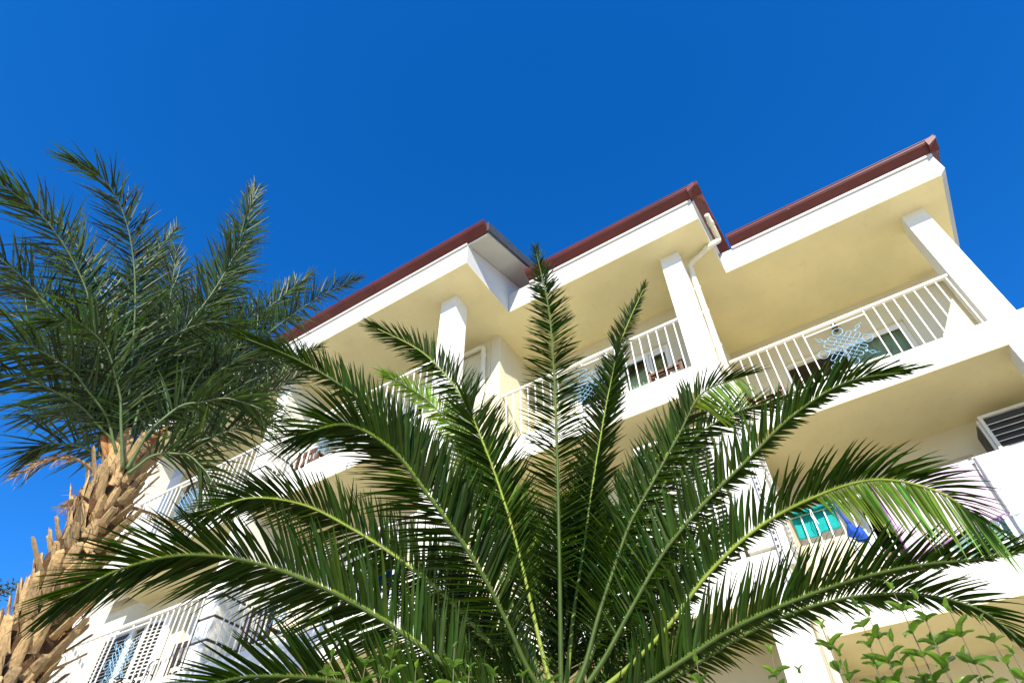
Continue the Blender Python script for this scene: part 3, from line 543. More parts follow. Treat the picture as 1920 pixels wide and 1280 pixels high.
NEAR=[{"L":0.326,"dr":0.05,"st":0.18,"p":[[-1.578,2.898,2.587,-0.511,0.846,0.153],[-1.548,2.872,2.833,-0.511,0.847,0.145],[-1.517,2.846,3.109,-0.511,0.85,0.129],[-1.486,2.82,3.42,-0.51,0.852,0.114],[-1.455,2.794,3.775,-0.511,0.854,0.1],[-1.424,2.768,4.186,-0.505,0.859,0.085],[-1.396,2.74,4.667,-0.464,0.883,0.071],[-1.385,2.703,5.243,-0.334,0.94,0.067],[-1.429,2.638,5.928,-0.276,0.958,0.074]],"den":1.2},{"L":0.384,"dr":0.08,"st":0.2,"p":[[-1.638,2.98,2.617,0.471,-0.854,0.221],[-1.721,3.004,2.89,0.485,-0.85,0.206],[-1.803,3.029,3.208,0.503,-0.846,0.179],[-1.895,3.046,3.577,0.509,-0.847,0.152],[-2.012,3.045,4.002,0.501,-0.857,0.12],[-2.163,3.017,4.488,0.477,-0.875,0.077],[-2.362,2.944,5.031,-0.098,0.977,0.191],[-2.659,2.767,5.516,-0.079,0.878,0.472],[-3.014,2.475,5.795,-0.142,0.77,0.622]],"ry":1},{"L":0.326,"dr":0.06,"st":0.22,"p":[[-1.644,2.976,2.617,0.554,-0.824,0.116],[-1.758,2.939,2.901,0.567,-0.817,0.106],[-1.874,2.896,3.231,-0.152,0.982,0.109],[-2.03,2.82,3.597,-0.142,0.969,0.203],[-2.243,2.687,3.973,-0.155,0.939,0.306],[-2.488,2.497,4.356,-0.189,0.881,0.433],[-2.762,2.231,4.675,-0.266,0.759,0.594],[-3.031,1.895,4.882,-0.393,0.558,0.731],[-3.261,1.526,4.945,-0.472,0.426,0.772]],"low":0.6},{"L":0.422,"dr":0.1,"st":0.15,"p":[[-1.552,2.799,2.558,-0.375,0.833,0.406],[-1.624,2.685,2.725,-0.372,0.843,0.387],[-1.675,2.579,2.917,-0.371,0.849,0.376],[-1.738,2.46,3.118,-0.369,0.836,0.407],[-1.823,2.32,3.316,-0.375,0.81,0.451],[-1.918,2.158,3.511,-0.389,0.777,0.495],[-2.018,1.977,3.7,-0.442,0.638,0.631],[-2.142,1.744,3.773,-0.711,0.178,0.681],[-2.228,1.526,3.599,-0.895,-0.005,0.447]],"den":1.35},{"L":0.384,"dr":0.1,"st":0.15,"p":[[-1.653,2.971,2.618,-0.125,0.961,0.247],[-1.823,2.9,2.809,-0.141,0.958,0.252],[-1.997,2.813,3.025,-0.173,0.942,0.288],[-2.189,2.699,3.246,-0.217,0.903,0.371],[-2.404,2.543,3.444,-0.281,0.84,0.463],[-2.628,2.35,3.613,-0.361,0.756,0.546],[-2.846,2.123,3.735,-0.494,0.58,0.648],[-3.04,1.881,3.719,-0.725,0.284,0.627],[-3.176,1.695,3.547,-0.85,0.157,0.502]],"ry":1,"den":1.2},{"L":0.403,"dr":0.06,"st":0.12,"p":[[-1.514,2.705,2.528,-0.433,0.789,0.436],[-1.751,2.543,2.586,-0.402,0.818,0.41],[-1.945,2.381,2.751,-0.412,0.817,0.403],[-2.144,2.187,2.907,-0.482,0.743,0.465],[-2.34,1.956,3.021,-0.574,0.627,0.527],[-2.516,1.701,3.078,-0.688,0.455,0.564],[-2.657,1.446,3.046,-0.827,0.23,0.513],[-2.746,1.239,2.916,-0.939,0.065,0.337],[-2.792,1.098,2.738,-0.974,0.032,0.225]],"den":1.35},{"L":0.317,"dr":0.0,"st":0.12,"p":[[-1.466,2.618,2.478,-0.702,0.539,0.465],[-1.597,2.466,2.456,-0.708,0.522,0.475],[-1.713,2.309,2.449,-0.704,0.5,0.504],[-1.815,2.149,2.466,-0.704,0.476,0.528],[-1.903,1.985,2.487,-0.737,0.413,0.535],[-1.98,1.817,2.494,-0.799,0.308,0.517],[-2.041,1.651,2.473,-0.865,0.183,0.466],[-2.083,1.492,2.431,-0.926,0.053,0.374],[-2.103,1.351,2.361,-0.954,-0.01,0.299]],"den":1.2},{"L":0.259,"dr":0.0,"st":0.15,"p":[[-1.663,3.08,2.646,0.407,-0.875,0.262],[-1.658,3.167,2.931,0.398,-0.884,0.246],[-1.642,3.26,3.258,0.379,-0.899,0.22],[-1.602,3.363,3.635,0.359,-0.913,0.194],[-1.555,3.467,4.075,0.339,-0.926,0.169],[-1.483,3.58,4.586,0.324,-0.935,0.146],[-1.381,3.701,5.182,0.326,-0.938,0.121],[-1.22,3.836,5.862,-0.827,0.544,0.145],[-0.947,3.989,6.572,-0.827,0.523,0.205]],"ry":1},{"L":0.346,"dr":0.16,"st":0.15,"p":[[-1.514,2.819,2.556,-0.654,0.73,0.198],[-1.416,2.856,2.745,-0.65,0.739,0.177],[-1.332,2.882,2.963,-0.645,0.745,0.17],[-1.23,2.914,3.197,-0.644,0.74,0.194],[-1.109,2.948,3.45,-0.64,0.725,0.254],[-0.942,2.993,3.696,-0.622,0.717,0.314],[-0.756,3.032,3.957,-0.598,0.722,0.347],[-0.55,3.064,4.225,-0.447,0.67,0.593],[-0.294,3.086,4.244,-0.113,0.671,0.733]],"hang":0.7,"hv":0.8},{"L":0.317,"dr":0.1,"st":0.15,"p":[[-1.509,2.822,2.556,-0.604,0.735,0.309],[-1.332,2.882,2.759,-0.602,0.741,0.298],[-1.159,2.929,2.997,-0.587,0.749,0.306],[-0.961,2.974,3.247,-0.545,0.747,0.38],[-0.71,3.018,3.467,-0.464,0.748,0.474],[-0.425,3.046,3.658,-0.374,0.753,0.541],[-0.128,3.047,3.828,-0.217,0.742,0.634],[0.182,3.02,3.896,0.144,0.703,0.697],[0.449,2.966,3.79,0.381,0.691,0.615]],"low":0.4,"den":1.1},{"L":0.346,"dr":0.08,"st":0.15,"p":[[-1.651,3.086,2.646,0.454,-0.876,0.163],[-1.56,3.175,2.87,0.438,-0.886,0.154],[-1.465,3.261,3.125,0.422,-0.897,0.13],[-1.347,3.352,3.402,-0.754,0.643,0.135],[-1.203,3.446,3.704,-0.738,0.653,0.169],[-1.037,3.539,4.035,-0.72,0.648,0.247],[-0.81,3.636,4.353,-0.635,0.617,0.465],[-0.495,3.73,4.521,-0.346,0.629,0.696],[-0.169,3.796,4.526,-0.145,0.659,0.738]]},{"L":0.326,"dr":0.22,"st":0.15,"p":[[-1.501,2.826,2.556,-0.467,0.71,0.528],[-1.251,2.891,2.69,-0.47,0.711,0.522],[-1.005,2.933,2.858,-0.476,0.719,0.507],[-0.768,2.952,3.057,-0.417,0.725,0.548],[-0.493,2.959,3.212,-0.237,0.725,0.646],[-0.194,2.944,3.277,0.029,0.718,0.696],[0.085,2.899,3.25,0.4,0.696,0.596],[0.28,2.836,3.084,0.645,0.724,0.246],[0.373,2.775,2.857,-0.119,-0.97,0.213]],"ry":1,"low":0.22,"lc":0.58,"hang":0.8,"hv":0.6},{"L":0.317,"dr":0.05,"st":0.1,"p":[[-1.45,2.74,2.526,-0.388,0.777,0.495],[-1.2,2.831,2.579,-0.404,0.773,0.49],[-0.955,2.897,2.687,-0.384,0.779,0.496],[-0.701,2.943,2.79,-0.278,0.798,0.535],[-0.435,2.968,2.85,-0.134,0.813,0.566],[-0.176,2.97,2.876,0.016,0.817,0.576],[0.066,2.949,2.864,0.179,0.809,0.559],[0.277,2.912,2.816,0.288,0.794,0.535],[0.47,2.862,2.776,0.313,0.785,0.534]],"low":0.22},{"L":0.288,"dr":0.12,"st":0.12,"p":[[-1.539,2.919,2.586,-0.368,0.753,0.546],[-1.276,3.03,2.61,-0.414,0.737,0.534],[-1.017,3.113,2.723,-0.427,0.737,0.524],[-0.747,3.176,2.836,-0.33,0.76,0.56],[-0.465,3.217,2.908,-0.163,0.782,0.601],[-0.189,3.232,2.915,0.046,0.797,0.602],[0.054,3.225,2.858,0.275,0.806,0.525],[0.233,3.204,2.737,0.472,0.826,0.307],[0.318,3.184,2.561,0.504,0.851,0.148]],"low":0.5},{"L":0.346,"dr":0.05,"st":0.2,"p":[[-1.765,3.252,2.706,0.466,-0.819,0.335],[-1.762,3.338,2.914,0.465,-0.825,0.319],[-1.748,3.43,3.143,0.464,-0.837,0.29],[-1.719,3.529,3.394,0.474,-0.842,0.259],[-1.66,3.639,3.662,0.491,-0.843,0.221],[-1.574,3.759,3.949,0.519,-0.838,0.171],[-1.445,3.89,4.238,-0.821,0.549,0.155],[-1.285,4.025,4.539,-0.802,0.555,0.223],[-1.091,4.159,4.84,-0.789,0.558,0.258]],"ry":1},{"L":0.346,"dr":0.05,"st":0.2,"p":[[-1.825,3.333,2.737,0.454,-0.829,0.325],[-1.881,3.416,3.028,0.458,-0.835,0.306],[-1.971,3.48,3.358,0.465,-0.843,0.271],[-2.095,3.524,3.731,0.464,-0.854,0.234],[-2.261,3.539,4.149,0.443,-0.877,0.184],[-2.485,3.509,4.597,0.439,-0.889,0.132],[-2.735,3.446,5.097,-0.013,0.981,0.194],[-3.051,3.308,5.577,-0.016,0.915,0.403],[-3.424,3.072,5.921,-0.055,0.85,0.524]],"pale":1},{"L":0.384,"dr":0.03,"st":0.2,"p":[[-1.905,3.517,2.796,0.448,-0.777,0.442],[-1.939,3.612,2.998,0.449,-0.786,0.424],[-1.972,3.708,3.221,0.463,-0.796,0.39],[-1.985,3.814,3.465,0.474,-0.805,0.357],[-1.987,3.926,3.732,0.47,-0.82,0.327],[-1.985,4.038,4.028,0.459,-0.836,0.299],[-1.98,4.152,4.354,0.448,-0.851,0.273],[-1.971,4.267,4.716,0.432,-0.867,0.249],[-1.967,4.379,5.119,0.423,-0.874,0.238]]},{"L":0.384,"dr":0.03,"st":0.2,"p":[[-1.873,3.421,2.767,0.417,-0.787,0.454],[-1.921,3.494,2.938,0.42,-0.795,0.438],[-1.971,3.567,3.125,0.421,-0.81,0.408],[-2.031,3.634,3.328,0.426,-0.822,0.379],[-2.093,3.699,3.549,0.425,-0.834,0.351],[-2.173,3.754,3.787,0.425,-0.846,0.323],[-2.261,3.804,4.045,0.434,-0.85,0.297],[-2.359,3.847,4.325,0.441,-0.856,0.272],[-2.468,3.882,4.627,0.443,-0.858,0.259]]},{"L":0.326,"dr":0.08,"st":0.15,"p":[[-1.708,3.169,2.676,0.446,-0.8,0.402],[-1.686,3.266,2.843,0.465,-0.796,0.388],[-1.63,3.377,3.009,0.492,-0.796,0.353],[-1.551,3.497,3.176,0.516,-0.799,0.308],[-1.44,3.624,3.332,-0.859,0.404,0.315],[-1.315,3.751,3.493,-0.827,0.431,0.36],[-1.17,3.877,3.65,-0.785,0.458,0.416],[-1.007,4.0,3.798,-0.73,0.486,0.481],[-0.826,4.118,3.929,-0.695,0.5,0.516]]},{"L":0.326,"dr":0.08,"st":0.15,"p":[[-1.736,3.154,2.677,0.339,-0.819,0.463],[-1.826,3.189,2.806,0.309,-0.843,0.44],[-1.942,3.208,2.926,0.293,-0.871,0.395],[-2.068,3.218,3.048,0.279,-0.896,0.344],[-2.215,3.21,3.153,0.172,0.921,0.351],[-2.367,3.193,3.259,0.115,0.895,0.43],[-2.532,3.161,3.341,0.043,0.86,0.508],[-2.701,3.118,3.414,-0.028,0.822,0.568],[-2.872,3.064,3.464,-0.075,0.795,0.602]],"low":0.8},{"L":0.346,"dr":0.03,"st":0.25,"p":[[-1.674,3.074,2.647,0.422,-0.838,0.347],[-1.694,3.12,2.782,0.405,-0.85,0.337],[-1.709,3.168,2.928,0.335,-0.883,0.328],[-1.708,3.226,3.082,0.278,-0.905,0.321],[-1.704,3.284,3.249,0.367,-0.887,0.281],[-1.733,3.325,3.431,0.496,-0.829,0.258],[-1.764,3.366,3.627,0.442,-0.865,0.238],[-1.777,3.415,3.838,0.289,-0.927,0.238],[-1.766,3.477,4.064,0.221,-0.943,0.247]]},{"L":0.346,"dr":0.05,"st":0.12,"ry":1,"p":[[-1.765,3.252,2.706,0.463,-0.751,0.471],[-1.785,3.326,2.845,0.478,-0.75,0.456],[-1.794,3.406,2.991,0.525,-0.741,0.419],[-1.777,3.5,3.141,0.557,-0.74,0.378],[-1.753,3.596,3.3,0.56,-0.752,0.349],[-1.718,3.695,3.467,0.554,-0.767,0.324],[-1.679,3.795,3.646,0.524,-0.793,0.312],[-1.644,3.892,3.843,0.498,-0.815,0.297],[-1.604,3.99,4.054,0.493,-0.821,0.287]]},{"L":0.346,"dr":0.05,"st":0.12,"p":[[-1.775,3.247,2.707,0.41,-0.76,0.505],[-1.812,3.312,2.835,0.407,-0.769,0.492],[-1.853,3.375,2.972,0.365,-0.807,0.465],[-1.921,3.423,3.113,0.346,-0.833,0.432],[-1.987,3.471,3.266,0.384,-0.826,0.413],[-2.046,3.524,3.432,0.411,-0.823,0.391],[-2.106,3.576,3.611,0.445,-0.815,0.372],[-2.148,3.638,3.805,0.47,-0.811,0.349],[-2.191,3.7,4.013,0.472,-0.814,0.339]]},{"L":0.346,"dr":0.05,"st":0.12,"p":[[-1.789,3.238,2.707,0.116,0.971,0.207],[-1.919,3.237,2.789,0.189,-0.951,0.245],[-2.034,3.239,2.898,0.258,-0.928,0.269],[-2.153,3.237,3.015,0.311,-0.91,0.276],[-2.262,3.238,3.151,0.384,-0.875,0.294],[-2.362,3.244,3.308,0.429,-0.857,0.286],[-2.466,3.244,3.475,0.468,-0.839,0.278],[-2.56,3.25,3.662,0.508,-0.818,0.268],[-2.656,3.253,3.864,0.52,-0.814,0.26]]},{"L":0.346,"dr":0.05,"st":0.12,"p":[[-1.75,3.26,2.706,0.71,-0.657,0.254],[-1.688,3.362,2.798,0.688,-0.677,0.263],[-1.628,3.461,2.904,0.654,-0.709,0.263],[-1.562,3.56,3.016,0.632,-0.734,0.249],[-1.49,3.658,3.135,0.594,-0.764,0.252],[-1.423,3.752,3.271,0.56,-0.791,0.247],[-1.348,3.845,3.413,0.559,-0.801,0.213],[-1.259,3.941,3.553,0.56,-0.81,0.173],[-1.159,4.037,3.695,-0.801,0.57,0.181]]},{"L":0.317,"dr":0.05,"st":0.12,"p":[[-1.587,2.893,2.587,-0.244,0.787,0.566],[-1.664,2.85,2.614,-0.24,0.792,0.562],[-1.738,2.805,2.647,-0.24,0.796,0.556],[-1.811,2.758,2.682,-0.29,0.761,0.58],[-1.888,2.707,2.701,-0.376,0.699,0.609],[-1.965,2.651,2.71,-0.434,0.656,0.617],[-2.041,2.593,2.714,-0.51,0.598,0.619],[-2.114,2.534,2.7,-0.576,0.546,0.608],[-2.183,2.474,2.686,-0.587,0.537,0.607]]},{"L":0.317,"dr":0.05,"st":0.12,"p":[[-1.656,3.084,2.646,-0.792,0.375,0.482],[-1.589,3.174,2.685,-0.796,0.381,0.47],[-1.52,3.263,2.73,-0.797,0.398,0.455],[-1.447,3.351,2.779,-0.813,0.408,0.416],[-1.376,3.435,2.843,-0.83,0.42,0.367],[-1.303,3.516,2.915,-0.821,0.44,0.364],[-1.225,3.597,2.988,-0.786,0.462,0.41],[-1.137,3.678,3.051,-0.749,0.487,0.45],[-1.045,3.757,3.114,-0.739,0.496,0.456]]}]
